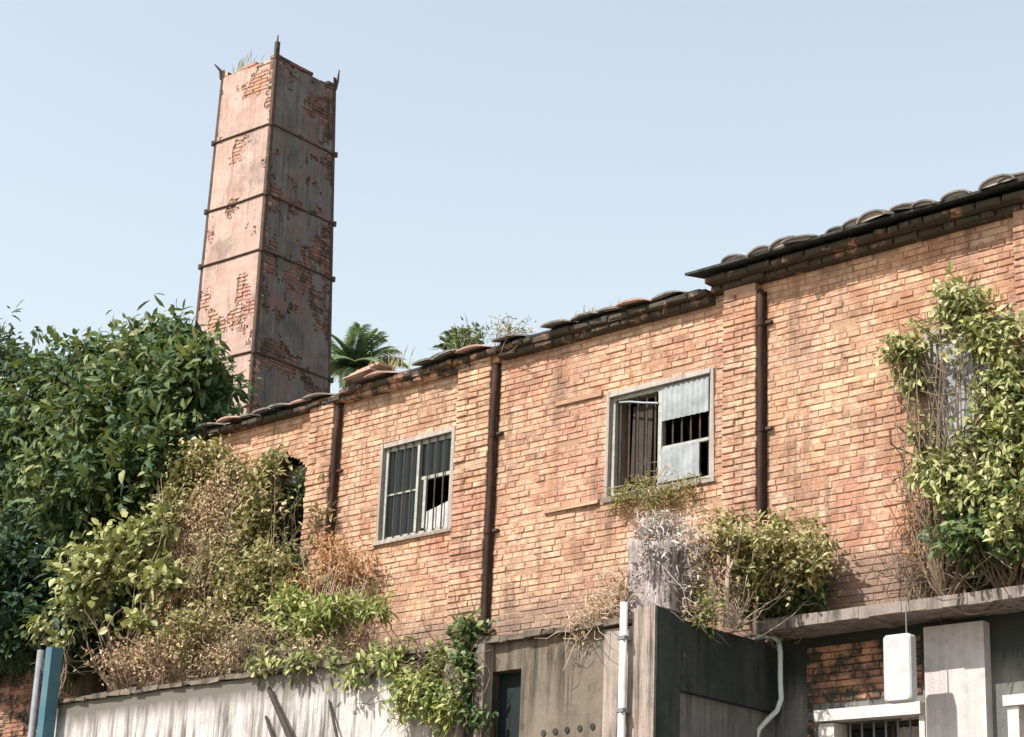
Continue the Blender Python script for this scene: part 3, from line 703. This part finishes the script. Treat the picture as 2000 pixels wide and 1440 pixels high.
def rbox(x0, x1, y0, y1, z0, z1, r, n=5):
    loop = []
    for cx_, cz_, a0 in ((x1-r, z1-r, 0), (x0+r, z1-r, 90), (x0+r, z0+r, 180), (x1-r, z0+r, 270)):
        for i in range(n+1):
            t = math.radians(a0+90*i/n); loop.append((cx_+r*math.cos(t), cz_+r*math.sin(t)))
    k = len(loop); cx_, cz_ = (x0+x1)/2, (z0+z1)/2; e = .010
    ins = [(cx_+(x-cx_)*(1-2*e/(x1-x0)), cz_+(z-cz_)*(1-2*e/(z1-z0))) for x, z in loop]
    vs = [[x, y0, z] for x, z in ins]+[[x, y0+e, z] for x, z in loop]+[[x, y1, z] for x, z in loop]
    fs = [tuple(range(k))[::-1], tuple(2*k+i for i in range(k))]
    for j in (0, 1): fs += [(j*k+i, j*k+(i+1) % k, (j+1)*k+(i+1) % k, (j+1)*k+i) for i in range(k)]
    mb = MB(); mb.add(vs, fs, .5); return mb
rbox(s0[0], s1[0], -.425, -.355, s1[2], s0[2], .03).build('casing', M['dull_white'], SG)
mb = MB(); xm = s1[0]-.05; mb.tube([(xm, -.385, s0[2]-.005), (xm, -.385, 4.45), (xm, -.372, 4.497), (xm, -.2, 4.497)], .005, 5); mb.build('wire', M['greymetal'], SG)

# left edge: teal post, grey pipe, red brick wall under the trees
p = at(98, 1350, -1.52); mb = MB(); mb.box(p[0]-.045, p[0]+.045, -1.58, -1.46, 0, at(98, 1268, -1.52)[2]); o = tag(mb.build('steel_post', M['teal'], None), 'teal painted steel post at the corner of the grey plaster wall', 'post')
p = at(71, 1350, -1.56); mb = MB(); mb.tube([(p[0], -1.56, 0), (p[0], -1.56, at(71, 1272, -1.56)[2])], .032, 8); tag(mb.build('grey_pipe', M['greymetal'], None, True), 'thin grey metal pipe standing beside the teal post', 'pipe')
RW = thing('garden_wall', 'dark red brick wall in the shade under the trees behind the teal post', 'wall', (-19, .5, 0))
mb = MB(); mb.box(-22, -16.62, .51, .7, 0, 5.30); rc = mb.build('wall_core', M['mortar'], RW)
mb = MB()
for xc, zc, wd in rows(-22, -16.62, 4.0, 5.32):
    v, f = brick_verts(wd, .08, BH, .005); mb.add(v+[xc, .50+random.gauss(0, .006), zc], f)
q = mb.build('brickwork', M['brick_red'], RW); q['kind'] = 'stuff'

# ------------------------------------------------------------------ foliage
def leaf_geo(mb_v, mb_f, mb_r, base, d, up, L, W, fold, r):
    s = np.cross(d, up); ns = np.linalg.norm(s)
    if ns < 1e-4: return
    s /= ns; u2 = np.cross(s, d); k = len(mb_v)
    m1 = base+d*L*.30; m2 = base+d*L*.68-u2*L*.035; f1 = u2*fold*W; tip = base+d*L-u2*L*.13
    mb_v += [base, m1+s*W*.5+f1, m2+s*W*.38+f1*.8, tip, m2-s*W*.38+f1*.8, m1-s*W*.5+f1, (m1+m2)*.5]
    mb_f += [(k, k+1, k+6), (k+1, k+2, k+6), (k+2, k+3, k+6), (k+3, k+4, k+6), (k+4, k+5, k+6), (k+5, k, k+6)]; mb_r += [r]*7
def foliage(name, mat, parent, blobs, leaf, clump=9, spread=.5, droop=.35, shell=.55, rose=.1):
    """blobs: (centre, radii, count of clumps); leaves in rosettes through the blob's volume"""
    V, Fc, Rr = [], [], []
    L0, W0 = leaf[0]*.72, leaf[1]*.70
    for c, rad, cnt in blobs:
        for _ in range(int(cnt*1.55)):
            d = nrm(RNG.normal(size=3)); t = (shell+(1-shell)*RNG.random()) if RNG.random() < .8 else RNG.random()
            t *= RNG.uniform(.75, 1.18)
            stray = RNG.random() < .10
            if stray: t = RNG.uniform(1.0, 1.42)
            p = c+d*rad*t
            tone = np.clip(RNG.normal(.5, .22), 0, 1)
            ax = nrm(d*.7+np.array([-.15, -.35, .35])+RNG.normal(size=3)*.45)
            for _ in range(int(clump*RNG.uniform(.6, 1.4)*(.55 if stray else 1))):
                dd = nrm(ax*spread+RNG.normal(size=3)*.75+np.array([0, 0, -droop]))
                q = p+RNG.normal(size=3)*rose*.5+dd*L0*.1
                leaf_geo(V, Fc, Rr, q, dd, nrm(RNG.normal(size=3)*.42+SD*1.1+np.array([.1, -.1, 0])), L0*(.55+.9*RNG.random()**1.5), W0*RNG.uniform(.6, 1.25), RNG.uniform(-.05, .22), float(np.clip(tone+RNG.normal(0, .22), 0, 1)))
    me = bpy.data.meshes.new(name); me.from_pydata([v.tolist() for v in V], [], Fc)
    a_ = me.attributes.new('rnd', 'FLOAT', 'POINT'); a_.data.foreach_set('value', np.array(Rr)); me.update()
    return obj(name, me, mat, parent)
def B(px, py, y, rx, ry, dy, cnt):
    c = at(px, py, y); s = np.linalg.norm(c-CAM)/F; return (c, np.array([rx*s*1.15, dy, ry*s]), cnt)
def wander(p, d, L, n, wob, up=0.):
    pts = [np.array(p, float)]; d = nrm(d)
    for _ in range(n):
        d = nrm(d+RNG.normal(size=3)*wob+np.array([0, 0, up])); pts.append(pts[-1]+d*L/n)
    return pts
def twigs(name, mat, parent, roots, targets, cnt, r=.006, wob=.35, sub=2):
    mb = MB()
    for _ in range(cnt):
        a_ = roots[RNG.integers(len(roots))]; b_, rad, _c = targets[RNG.integers(len(targets))]
        e = b_+rad*RNG.normal(size=3)*.55; n_ = 6
        mid = (a_+e)/2+RNG.normal(size=3)*.16
        pts = [a_*(1-t)**2+2*mid*t*(1-t)+e*t*t+RNG.normal(size=3)*.018*(t > 0) for t in np.linspace(0, 1, n_+1)]
        mb.tube(pts, [r*(1-.65*i/n_) for i in range(n_+1)], 4, caps=False)
        for _ in range(sub):
            q = pts[RNG.integers(2, n_)]; w_ = wander(q, RNG.normal(size=3)+np.array([0, -.3, .1]), RNG.uniform(.15, .4), 4, wob)
            mb.tube(w_, [r*.55]*4+[r*.2], 3, caps=False)
    return mb.build(name, mat, parent)

# big trees at the left
def tree(name, label, loc, limbs, blobs, leafmat, leaf, clump, group=None, trunk_r=.22):
    T = thing(name, label, 'tree', loc, group); mb = MB(); base = np.array(loc, float)
    top = np.array(limbs[0]); mb.tube([base, base+(top-base)*.35+[.1, .05, 0], top], [trunk_r*1.35, trunk_r, trunk_r*.75], 9)
    for c, rad, _c in blobs:
        e = c-rad*[0, 0, .1]; mid = (top+e)/2+[0, 0, .25]
        mb.tube([top-[0, 0, .2], mid, e], [trunk_r*.5, trunk_r*.28, .02], 6)
        for _ in range(4): mb.tube(wander(mid+(e-mid)*RNG.random(), RNG.normal(size=3)+np.array([0, 0, .4]), rad.mean()*.9, 5, .3), [.03, .024, .018, .012, .008, .004], 4, caps=False)
    mb.build('trunk', M['bark'], T)
    foliage('crown', leafmat, T, blobs, leaf, clump, .55, .45, .5, .12); return T
tb = [B(255, 840, .2, 165, 150, 1.0, 330), B(150, 760, .4, 95, 80, .9, 130), B(330, 720, .6, 90, 70, .7, 130), B(395, 760, .1, 50, 65, .45, 60), B(170, 690, .5, 30, 35, .4, 20),
      B(200, 960, -.2, 140, 110, 1.0, 210), B(330, 890, -.1, 75, 100, .6, 100), B(80, 850, .4, 80, 100, .9, 120), B(330, 665, .8, 60, 40, .5, 50), B(240, 1060, .1, 130, 90, .7, 120), B(385, 720, .1, 45, 45, .4, 45), B(190, 1130, .1, 80, 70, .4, 70), B(230, 1190, -.2, 60, 60, .3, 40), B(120, 1230, .0, 70, 70, .4, 80), B(170, 1270, .1, 60, 50, .3, 40)]
base = at(190, 1250, .2)
tree('mango_tree', 'large dense dark green tree covering the foot of the chimney', (base[0], .2, 0), [(base[0], .2, 5.6)], tb, M['l_tree'], (.20, .092), 10)
tb = [B(20, 900, 1.0, 110, 140, 1.0, 170), B(0, 740, 1.2, 70, 90, .9, 110), B(-30, 680, 1.4, 60, 60, .8, 60), B(40, 1080, .2, 120, 130, .9, 200), B(30, 1200, -.2, 90, 80, .6, 100), B(-80, 1000, .6, 100, 200, 1.0, 160), B(60, 960, 1.6, 110, 160, .5, 160), B(10, 1230, 1.0, 90, 70, .4, 90), B(130, 1150, -.3, 60, 80, .4, 60), B(60, 1235, -.9, 80, 45, .5, 60), B(-60, 1200, -1.2, 90, 70, .6, 140), B(0, 1180, -.6, 120, 70, .5, 170), B(-40, 1120, -1.0, 110, 80, .5, 120), B(60, 1250, -.3, 60, 40, .3, 60)]
base = at(-20, 1250, .7)
tree('broadleaf_tree', 'deep blue-green tree rising behind the red brick wall', (base[0], .7, 0), [(base[0], .7, 5.2)], tb, M['l_tree2'], (.18, .085), 10, trunk_r=.18)

def plant(name, label, cat, rootpx, y, blobs, mat, leaf, clump, twigmat='twig', ntw=30, r=.006, zroot=None, group=None, droop=.3, sub=2, shell=.35, spread=.45, rose=.08, nroot=3):
    p = at(rootpx[0], rootpx[1], y); p[2] = zroot if zroot is not None else p[2]
    T = thing(name, label, cat, p, group)
    roots = [p+np.array([RNG.uniform(-.12, .12) if i else 0, RNG.uniform(-.05, .05) if i else 0, -.015]) for i in range(nroot)]
    twigs('stem', M[twigmat], T, roots, blobs, ntw, r, sub=sub)
    foliage('foliage', M[mat], T, blobs, leaf, clump, spread, droop, shell, rose); return T
DT = DZ+.03
# tangle over the left end of the brick wall
plant('broad_leaf_shrub', 'pale broad-leaved shrub spreading over the left end of the grey wall', 'shrub', (250, 1330), -.75,
      [B(240, 1080, -.85, 85, 60, .30, 90), B(165, 1150, -.95, 45, 55, .25, 50), B(300, 1040, -.7, 50, 40, .2, 26), B(150, 1100, -.9, 30, 30, .2, 14), B(320, 1130, -.8, 60, 50, .2, 30), B(275, 1225, -.9, 40, 30, .2, 14)], 'l_fig', (.15, .095), 6, ntw=26, r=.011, zroot=DT, droop=.2)
plant('broad_leaf_sprig', 'small pale broad-leaved sprig poking out above the teal post', 'shrub', (110, 1345), -1.25,
      [B(75, 1225, -1.3, 38, 22, .12, 11), B(110, 1250, -1.3, 30, 20, .1, 7), B(125, 1190, -1.2, 25, 25, .1, 6)], 'l_fig', (.12, .075), 5, ntw=8, r=.009, zroot=DT, droop=.2)
plant('olive_creeper', 'yellow-olive creeper at the top left corner of the brick wall', 'creeper', (345, 1340), -.2,
      [B(370, 915, -.25, 70, 55, .14, 100), B(420, 880, -.2, 35, 30, .1, 18), B(330, 970, -.3, 40, 45, .15, 26), B(400, 980, -.22, 45, 50, .12, 28)], 'l_olive', (.08, .042), 9, ntw=20, r=.007, zroot=DT)
plant('dry_vine', 'tangled tan dried vine hanging down the brick wall beside the dark tree', 'vine', (400, 1330), -.35,
      [B(400, 1040, -.35, 65, 130, .18, 220), B(350, 1180, -.6, 80, 90, .25, 170), B(425, 1120, -.4, 45, 90, .15, 110), B(420, 1240, -.6, 60, 80, .25, 140), B(310, 1270, -.9, 75, 55, .25, 70), B(440, 960, -.25, 40, 60, .12, 36), B(230, 1290, -1.1, 70, 30, .2, 36)], 'l_dry', (.06, .028), 8, 'twig_pale', 70, .005, DT, droop=.5, sub=3)
plant('mixed_creeper', 'loose olive and tan creeper sprawling between the dried vine and broad-leaved shrub', 'creeper', (370, 1330), -.6,
      [B(330, 1010, -.45, 55, 70, .2, 60), B(420, 1100, -.45, 70, 90, .2, 70), B(470, 1160, -.5, 70, 80, .2, 70), B(370, 1230, -.8, 90, 50, .25, 60), B(560, 1150, -.35, 60, 45, .15, 40), B(450, 920, -.2, 45, 40, .1, 26), B(625, 1010, -.10, 25, 55, .05, 12)], 'l_olive', (.095, .042), 7, 'twig_pale', 60, .005, DT, sub=2)
plant('green_creeper', 'olive green creeper climbing round an arched gap in the brick wall', 'creeper', (520, 1320), -.3,
      [B(515, 925, -.18, 42, 42, .10, 44), B(500, 1010, -.22, 55, 75, .14, 100), B(520, 1110, -.3, 70, 60, .2, 85), B(480, 1190, -.45, 60, 60, .2, 60)], 'l_olive', (.085, .045), 9, ntw=40, r=.006, zroot=DT, sub=2)
plant('dark_creeper', 'dark green leaves inside the creeper above the grey wall', 'creeper', (545, 1320), -.15,
      [B(535, 900, -.10, 30, 22, .06, 10), B(575, 1090, -.12, 25, 40, .06, 10), B(530, 1010, -.10, 35, 60, .06, 18), B(572, 985, .02, 26, 60, .05, 24), B(585, 930, -.02, 14, 25, .04, 6), B(470, 1260, -.7, 60, 40, .2, 30)], 'l_mid', (.075, .045), 9, ntw=16, zroot=DT)
plant('rust_creeper', 'orange-brown withered creeper spreading under the small window', 'creeper', (650, 1300), -.25,
      [B(660, 1110, -.18, 55, 40, .10, 60), B(710, 1100, -.12, 40, 40, .08, 28), B(645, 1075, -.15, 40, 35, .08, 30), B(600, 1140, -.25, 50, 35, .12, 44), B(690, 1230, -.4, 60, 25, .12, 20)], 'l_rust', (.055, .026), 8, 'twig_pale', 60, .005, DT, droop=.4, sub=3)
plant('fresh_shrub', 'bright yellow-green leafy shrub on the lean-to roof below the small window', 'shrub', (600, 1300), -.8,
      [B(575, 1185, -.8, 55, 38, .22, 60), B(650, 1195, -.8, 60, 36, .22, 56), B(725, 1190, -.7, 45, 22, .15, 18), B(600, 1230, -.9, 55, 26, .2, 26)], 'l_bright', (.12, .04), 9, ntw=26, r=.006, zroot=DT, droop=.45)
plant('brown_scrub', 'dry brown scrub along the roof edge of the lean-to', 'shrub', (520, 1320), -1.0,
      [B(500, 1240, -1.0, 70, 35, .2, 60), B(430, 1290, -1.15, 70, 30, .15, 50), B(600, 1270, -1.1, 60, 22, .15, 26)], 'l_dry', (.05, .024), 7, 'twig', 70, .005, DT, sub=3)
plant('trailing_creeper', 'light green creeper trailing over the top of the grey plaster wall', 'creeper', (560, 1320), -1.3,
      [B(520, 1292, -1.42, 40, 18, .07, 20), B(590, 1290, -1.42, 45, 16, .07, 20), B(640, 1285, -1.42, 30, 14, .06, 9)], 'l_fig', (.10, .06), 6, ntw=14, zroot=DT, droop=.6)
plant('trailing_creeper', 'light green creeper hanging beside the dark opening under the roof edge', 'creeper', (745, 1290), -1.3,
      [B(740, 1285, -1.45, 60, 25, .06, 24), B(690, 1320, -1.47, 45, 20, .05, 12), B(790, 1330, -1.47, 45, 25, .05, 14), B(780, 1275, -1.45, 30, 18, .05, 9)], 'l_bright', (.095, .045), 6, ntw=20, zroot=DT, droop=.6)
plant('hanging_creeper', 'bright green creeper bunched beside the thin posts of the lean-to', 'creeper', (850, 1275), -1.3,
      [B(830, 1355, -1.5, 60, 38, .10, 62), B(870, 1385, -1.52, 40, 35, .08, 30), B(790, 1370, -1.5, 30, 25, .07, 14), B(860, 1290, -1.46, 22, 40, .05, 12)], 'l_bright', (.085, .04), 8, ntw=30, zroot=DT, droop=.5)
plant('post_creeper', 'green creeper wound round the top of the thin post', 'creeper', (920, 1262), -1.3,
      [B(915, 1235, -1.42, 35, 30, .10, 34), B(905, 1285, -1.47, 26, 30, .08, 20), B(915, 1340, -1.5, 18, 50, .06, 14), B(935, 1400, -1.5, 22, 35, .06, 10)], 'l_mid', (.09, .045), 7, ntw=20, zroot=DT, droop=.4)
# middle group round the column
# broken whitewashed pier with a bleached dead bush sprawling over it
pa, pb = at(1240, 1180, -1.05), at(1330, 1180, -1.05); ztop_ = at(1270, 1062, -1.05)[2]
vs, fs = [], []; nz, nr = 14, 16
for i in range(nz+1):
    t = i/nz; z = DT-.012+(ztop_-DT)*t
    for k in range(nr):
        an = 2*math.pi*k/nr; sx = np.sign(math.cos(an))*abs(math.cos(an))**.28; sy = np.sign(math.sin(an))*abs(math.sin(an))**.28
        sh = 1-.05*math.sin(an*2+1)*t
        e = RNG.normal(0, .006)
        vs.append([(pa[0]+pb[0])/2+sx*((pb[0]-pa[0])/2+e)*sh, -1.05+sy*(.13+e)*sh, z+(RNG.uniform(-.10, .03)+.06*math.cos(an+2) if i == nz else RNG.normal(0, .006) if i else 0)])
fs = [(i*nr+k, i*nr+(k+1) % nr, (i+1)*nr+(k+1) % nr, (i+1)*nr+k) for i in range(nz) for k in range(nr)]+[tuple(nz*nr+k for k in range(nr))]
mb = MB(); mb.add(vs, fs); tag(mb.build('broken_pier', M['whitewash'], None, True), 'broken whitewashed masonry pier on the lean-to roof behind the concrete column', 'pier')
plant('bleached_bush', 'bleached white withered bush sprawling over the broken pier', 'bush', (1325, 1200), -1.0,
      [B(1290, 1032, -1.05, 55, 24, .16, 80), B(1275, 1085, -1.2, 40, 35, .05, 30), B(1340, 1060, -1.1, 30, 30, .10, 20), B(1345, 1120, -1.1, 25, 40, .08, 12)], 'l_white', (.08, .020), 7, 'twig_white', 12, .005, DT, sub=2, droop=.25)
plant('tan_scrub', 'tan withered scrub at the right foot of the bleached bush', 'shrub', (1360, 1215), -.8,
      [B(1340, 1150, -.9, 45, 50, .15, 40), B(1390, 1080, -.7, 50, 45, .15, 40), B(1330, 1190, -1.0, 40, 22, .1, 22), B(1400, 1040, -.5, 40, 28, .1, 22)], 'l_dry', (.07, .034), 11, 'twig_pale', 16, .004, DT, sub=2)
plant('olive_shrub', 'straggly olive shrub with pale bare stems on the dark side beam', 'shrub', (1425, 1238), -.7,
      [B(1440, 1065, -.6, 60, 35, .2, 46), B(1510, 1070, -.45, 55, 40, .2, 50), B(1560, 1110, -.35, 50, 50, .15, 50), B(1595, 1060, -.2, 35, 40, .08, 16), B(1520, 1025, -.3, 40, 22, .1, 14), B(1430, 1020, -.4, 35, 20, .1, 12), B(1480, 1120, -.5, 60, 40, .2, 36)], 'l_olive', (.08, .036), 13, 'twig_pale', 20, .004, DT, sub=1)
plant('shade_shrub', 'dark green shrub growing against the wall where the slab begins', 'shrub', (1540, 1215), -.17,
      [B(1540, 1150, -.2, 60, 45, .12, 60), B(1590, 1160, -.15, 40, 40, .1, 34), B(1460, 1160, -.35, 50, 45, .15, 40), B(1510, 1195, -.2, 50, 25, .1, 24)], 'l_mid', (.075, .04), 8, ntw=30, zroot=4.488)
plant('yellow_weed', 'yellow-green weed on the side beam beside the pale bare stems', 'weed', (1385, 1228), -1.0,
      [B(1385, 1185, -1.0, 20, 25, .06, 14), B(1375, 1210, -1.0, 30, 14, .06, 8)], 'l_bright', (.075, .025), 8, ntw=8, zroot=DT)
T = thing('bare_stem', 'pale bare forked sapling stem rising from the side beam', 'plant', [*at(1418, 1232, -.75)[:2], DT], 'bare sapling stems on the side beam'); mb = MB()
q = at(1418, 1232, -.75); q[2] = DT-.01; mb.tube([q, at(1420, 1150, -.75), at(1424, 1080, -.72), at(1415, 1030, -.7)], [.020, .017, .014, .007], 6)
mb.tube([at(1422, 1120, -.74), at(1440, 1080, -.7), at(1450, 1020, -.68)], [.012, .009, .004], 5); mb.build('stem', M['twig_pale'], T)
T = thing('bare_stem', 'short pale bare stem near the bent hose', 'plant', [*at(1474, 1245, -.45)[:2], DT], 'bare sapling stems on the side beam'); mb = MB()
q = at(1474, 1245, -.45); q[2] = DT-.01; mb.tube([q, at(1474, 1200, -.45), at(1482, 1165, -.43)], [.016, .013, .006], 6); mb.build('stem', M['twig_pale'], T)
plant('sill_grass', 'tuft of dry yellow grass along the sill of the wider window', 'grass', (1270, 968), -.03,
      [B(1230, 972, -.05, 45, 16, .04, 36), B(1290, 975, -.05, 45, 14, .04, 30), B(1330, 955, -.04, 40, 18, .03, 18), B(1265, 940, -.03, 25, 20, .03, 10)], 'l_grass', (.085, .014), 9, 'twig_pale', 12, .003, WIN[1][2]-.015, droop=-.1)
plant('thin_vine', 'thin dry vine dangling at the left foot of the bleached bush', 'vine', (1180, 1215), -1.2,
      [B(1170, 1190, -1.35, 45, 30, .06, 34), B(1205, 1150, -1.25, 30, 45, .06, 22), B(1140, 1215, -1.4, 30, 18, .04, 14)], 'l_dry', (.05, .02), 7, 'twig_pale', 36, .005, DT, sub=3, droop=.5)
# right climber
zs_ = 4.488
plant('sunlit_climber', 'large yellow-green climber hanging round the covered window', 'climber', (1850, 1150), -.2,
      [B(1880, 600, -.2, 55, 40, .12, 50), B(1935, 660, -.25, 60, 50, .15, 46), B(1765, 680, -.12, 45, 40, .08, 26), B(1780, 740, -.10, 30, 40, .06, 14), B(1965, 740, -.25, 50, 60, .15, 46), B(1800, 850, -.12, 25, 30, .06, 12),
       B(1850, 920, -.28, 60, 55, .2, 60), B(1940, 800, -.25, 50, 60, .15, 36), B(1900, 970, -.32, 60, 40, .2, 40), B(1980, 880, -.35, 50, 90, .2, 60), B(1980, 1010, -.42, 45, 60, .2, 50), B(1860, 560, -.12, 25, 20, .06, 8)], 'l_fig', (.10, .045), 9, ntw=60, r=.009, zroot=zs_, sub=2, droop=.5)
plant('dark_climber', 'dark green leafy climber filling the corner beside the covered window', 'climber', (1960, 1145), -.2,
      [B(1960, 850, -.15, 60, 80, .14, 90), B(1950, 970, -.2, 70, 70, .16, 100), B(1910, 1045, -.35, 70, 50, .22, 100), B(2010, 1020, -.3, 50, 80, .2, 60), B(1900, 1010, -.2, 50, 50, .12, 46), B(1990, 760, -.15, 40, 60, .1, 36), B(2080, 900, -.3, 70, 200, .25, 90)], 'l_mid', (.11, .05), 8, ntw=50, r=.010, zroot=zs_, droop=.5)
plant('dry_vine', 'thin brown dry vine on the bricks at the foot of the large climber', 'vine', (1790, 1155), -.08,
      [B(1780, 1010, -.05, 30, 50, .03, 18), B(1800, 1090, -.08, 30, 45, .04, 16), B(1770, 900, -.05, 25, 60, .03, 10)], 'l_rust', (.05, .024), 6, 'twig', 26, .005, zs_, sub=3)
# things on and behind the roof
def fan_palm(name, label, px, py, y, R_, n, group):
    c = at(px, py, y); T = thing(name, label, 'palm', (c[0], c[1], 0), group); mb = MB()
    mb.tube([(c[0], c[1], 0), (c[0]+.05, c[1], c[2]*.5), (c[0], c[1], c[2])], [.16, .13, .11], 8); mb.build('trunk', M['bark'], T)
    V, Fc, Rr = [], [], []
    for i in range(n):
        a_ = RNG.uniform(0, 2*math.pi); el = RNG.uniform(-.1, 1.35); d = np.array([math.cos(a_)*math.cos(el), math.sin(a_)*math.cos(el), math.sin(el)])
        pts = [c+d*R_*t+np.array([0, 0, -.55*R_*t*t*(1-.5*d[2])]) for t in np.linspace(0, 1, 12)]
        tn = RNG.random()
        for k in range(1, 12):
            dd = nrm(pts[k]-pts[k-1]); sd = nrm(np.cross(dd, [0, 0, 1]))
            for sgn in (-1, 1):
                for h in (0, .5):
                    leaf_geo(V, Fc, Rr, pts[k-1]+(pts[k]-pts[k-1])*h, nrm(dd*.7+sd*sgn*.8+np.array([0, 0, -.25])), np.array([0, 0, 1.]), R_*.36*(1-.5*k/12), .05, .1, tn)
    me = bpy.data.meshes.new('crown'); me.from_pydata([v.tolist() for v in V], [], Fc); a2 = me.attributes.new('rnd', 'FLOAT', 'POINT'); a2.data.foreach_set('value', np.array(Rr)); me.update(); obj('crown', me, M['l_palm'], T)
fan_palm('palm_tree', 'green palm crown showing above the roof right of the chimney', 690, 722, 9, 1.0, 36, 'palms behind the roof')
fan_palm('palm_tree', 'small palm top peeping over the roof by the middle pilaster', 895, 692, 8, .5, 18, 'palms behind the roof')
plant('roof_weed', 'leafy weed growing on the roof edge by the middle pilaster', 'weed', (905, 690), .05, [B(895, 665, .05, 32, 28, .1, 28), B(925, 655, .05, 25, 16, .08, 12)], 'l_mid', (.075, .025), 7, ntw=10, zroot=7.255, droop=0)
plant('roof_weed', 'wispy pale weed on the roof edge right of the middle pilaster', 'weed', (985, 660), .0, [B(985, 640, 0, 28, 24, .08, 18), B(1040, 645, 0, 25, 10, .06, 8)], 'l_olive', (.06, .02), 6, ntw=8, zroot=7.25, droop=0)
def grass_tuft(label, pxs, y, zr, h, group):
    p = at(*pxs, y); T = thing('grass_tuft', label, 'grass', (p[0], p[1], zr), group); V, Fc, Rr = [], [], []
    for _ in range(26):
        q = np.array([p[0]+RNG.normal(0, .13), p[1]+RNG.normal(0, .04), zr-.005])
        leaf_geo(V, Fc, Rr, q, nrm(np.array([RNG.normal(0, .22), RNG.normal(0, .2), 1])), np.array([0, -1., .2]), h*RNG.uniform(.4, 1.1), .012, .05, RNG.random())
    me = bpy.data.meshes.new('blades'); me.from_pydata([v.tolist() for v in V], [], Fc); a2 = me.attributes.new('rnd', 'FLOAT', 'POINT'); a2.data.foreach_set('value', np.array(Rr)); me.update(); obj('blades', me, M['l_grass'], T)['kind'] = 'stuff'
grass_tuft('tall dry grass blades on the roof between the chimney and middle pilaster', (760, 715), .0, 7.25, .30, 'grass on the roof')
grass_tuft('wispy dry grass sprouting from the broken chimney rim', (478, 112), 2.62, zt-.12, .34, 'grass on the roof')
grass_tuft('short dry grass on the roof behind the broken tile', (720, 722), .0, 7.25, .18, 'grass on the roof')
grass_tuft('sparse dry grass on the roof above the wider window', (1160, 612), .0, 7.26, .12, 'grass on the roof')
# sticks leaning on the grey wall
for i, (a_, b_, lab) in enumerate([((528, 1345), (585, 1480), 'charred pole leaning on the grey wall, thickest of three'), ((520, 1400), (548, 1490), 'short charred stick at the left of the thick leaning pole'), ((642, 1368), (664, 1480), 'thin dark stick leaning alone on the grey wall')]):
    A_ = at(*a_, PY-.02); B_ = at(*b_, PY-.10); d = (B_-A_); foot = A_+d*(A_[2]/-d[2]); rr = (.045, .028, .020)[i]
    foot[1] = min(foot[1], PY-.25)
    mb = MB(); A_[1] = PY-rr*.8
    mb.tube([A_, A_*.75+foot*.25+[.03, 0, 0], (A_+foot)/2, foot], [rr*.45, rr, rr*1.2, rr*1.3], 7); tag(mb.build('leaning_pole', M['dark_wood'], None), lab, 'pole', 'poles leaning on the grey wall')
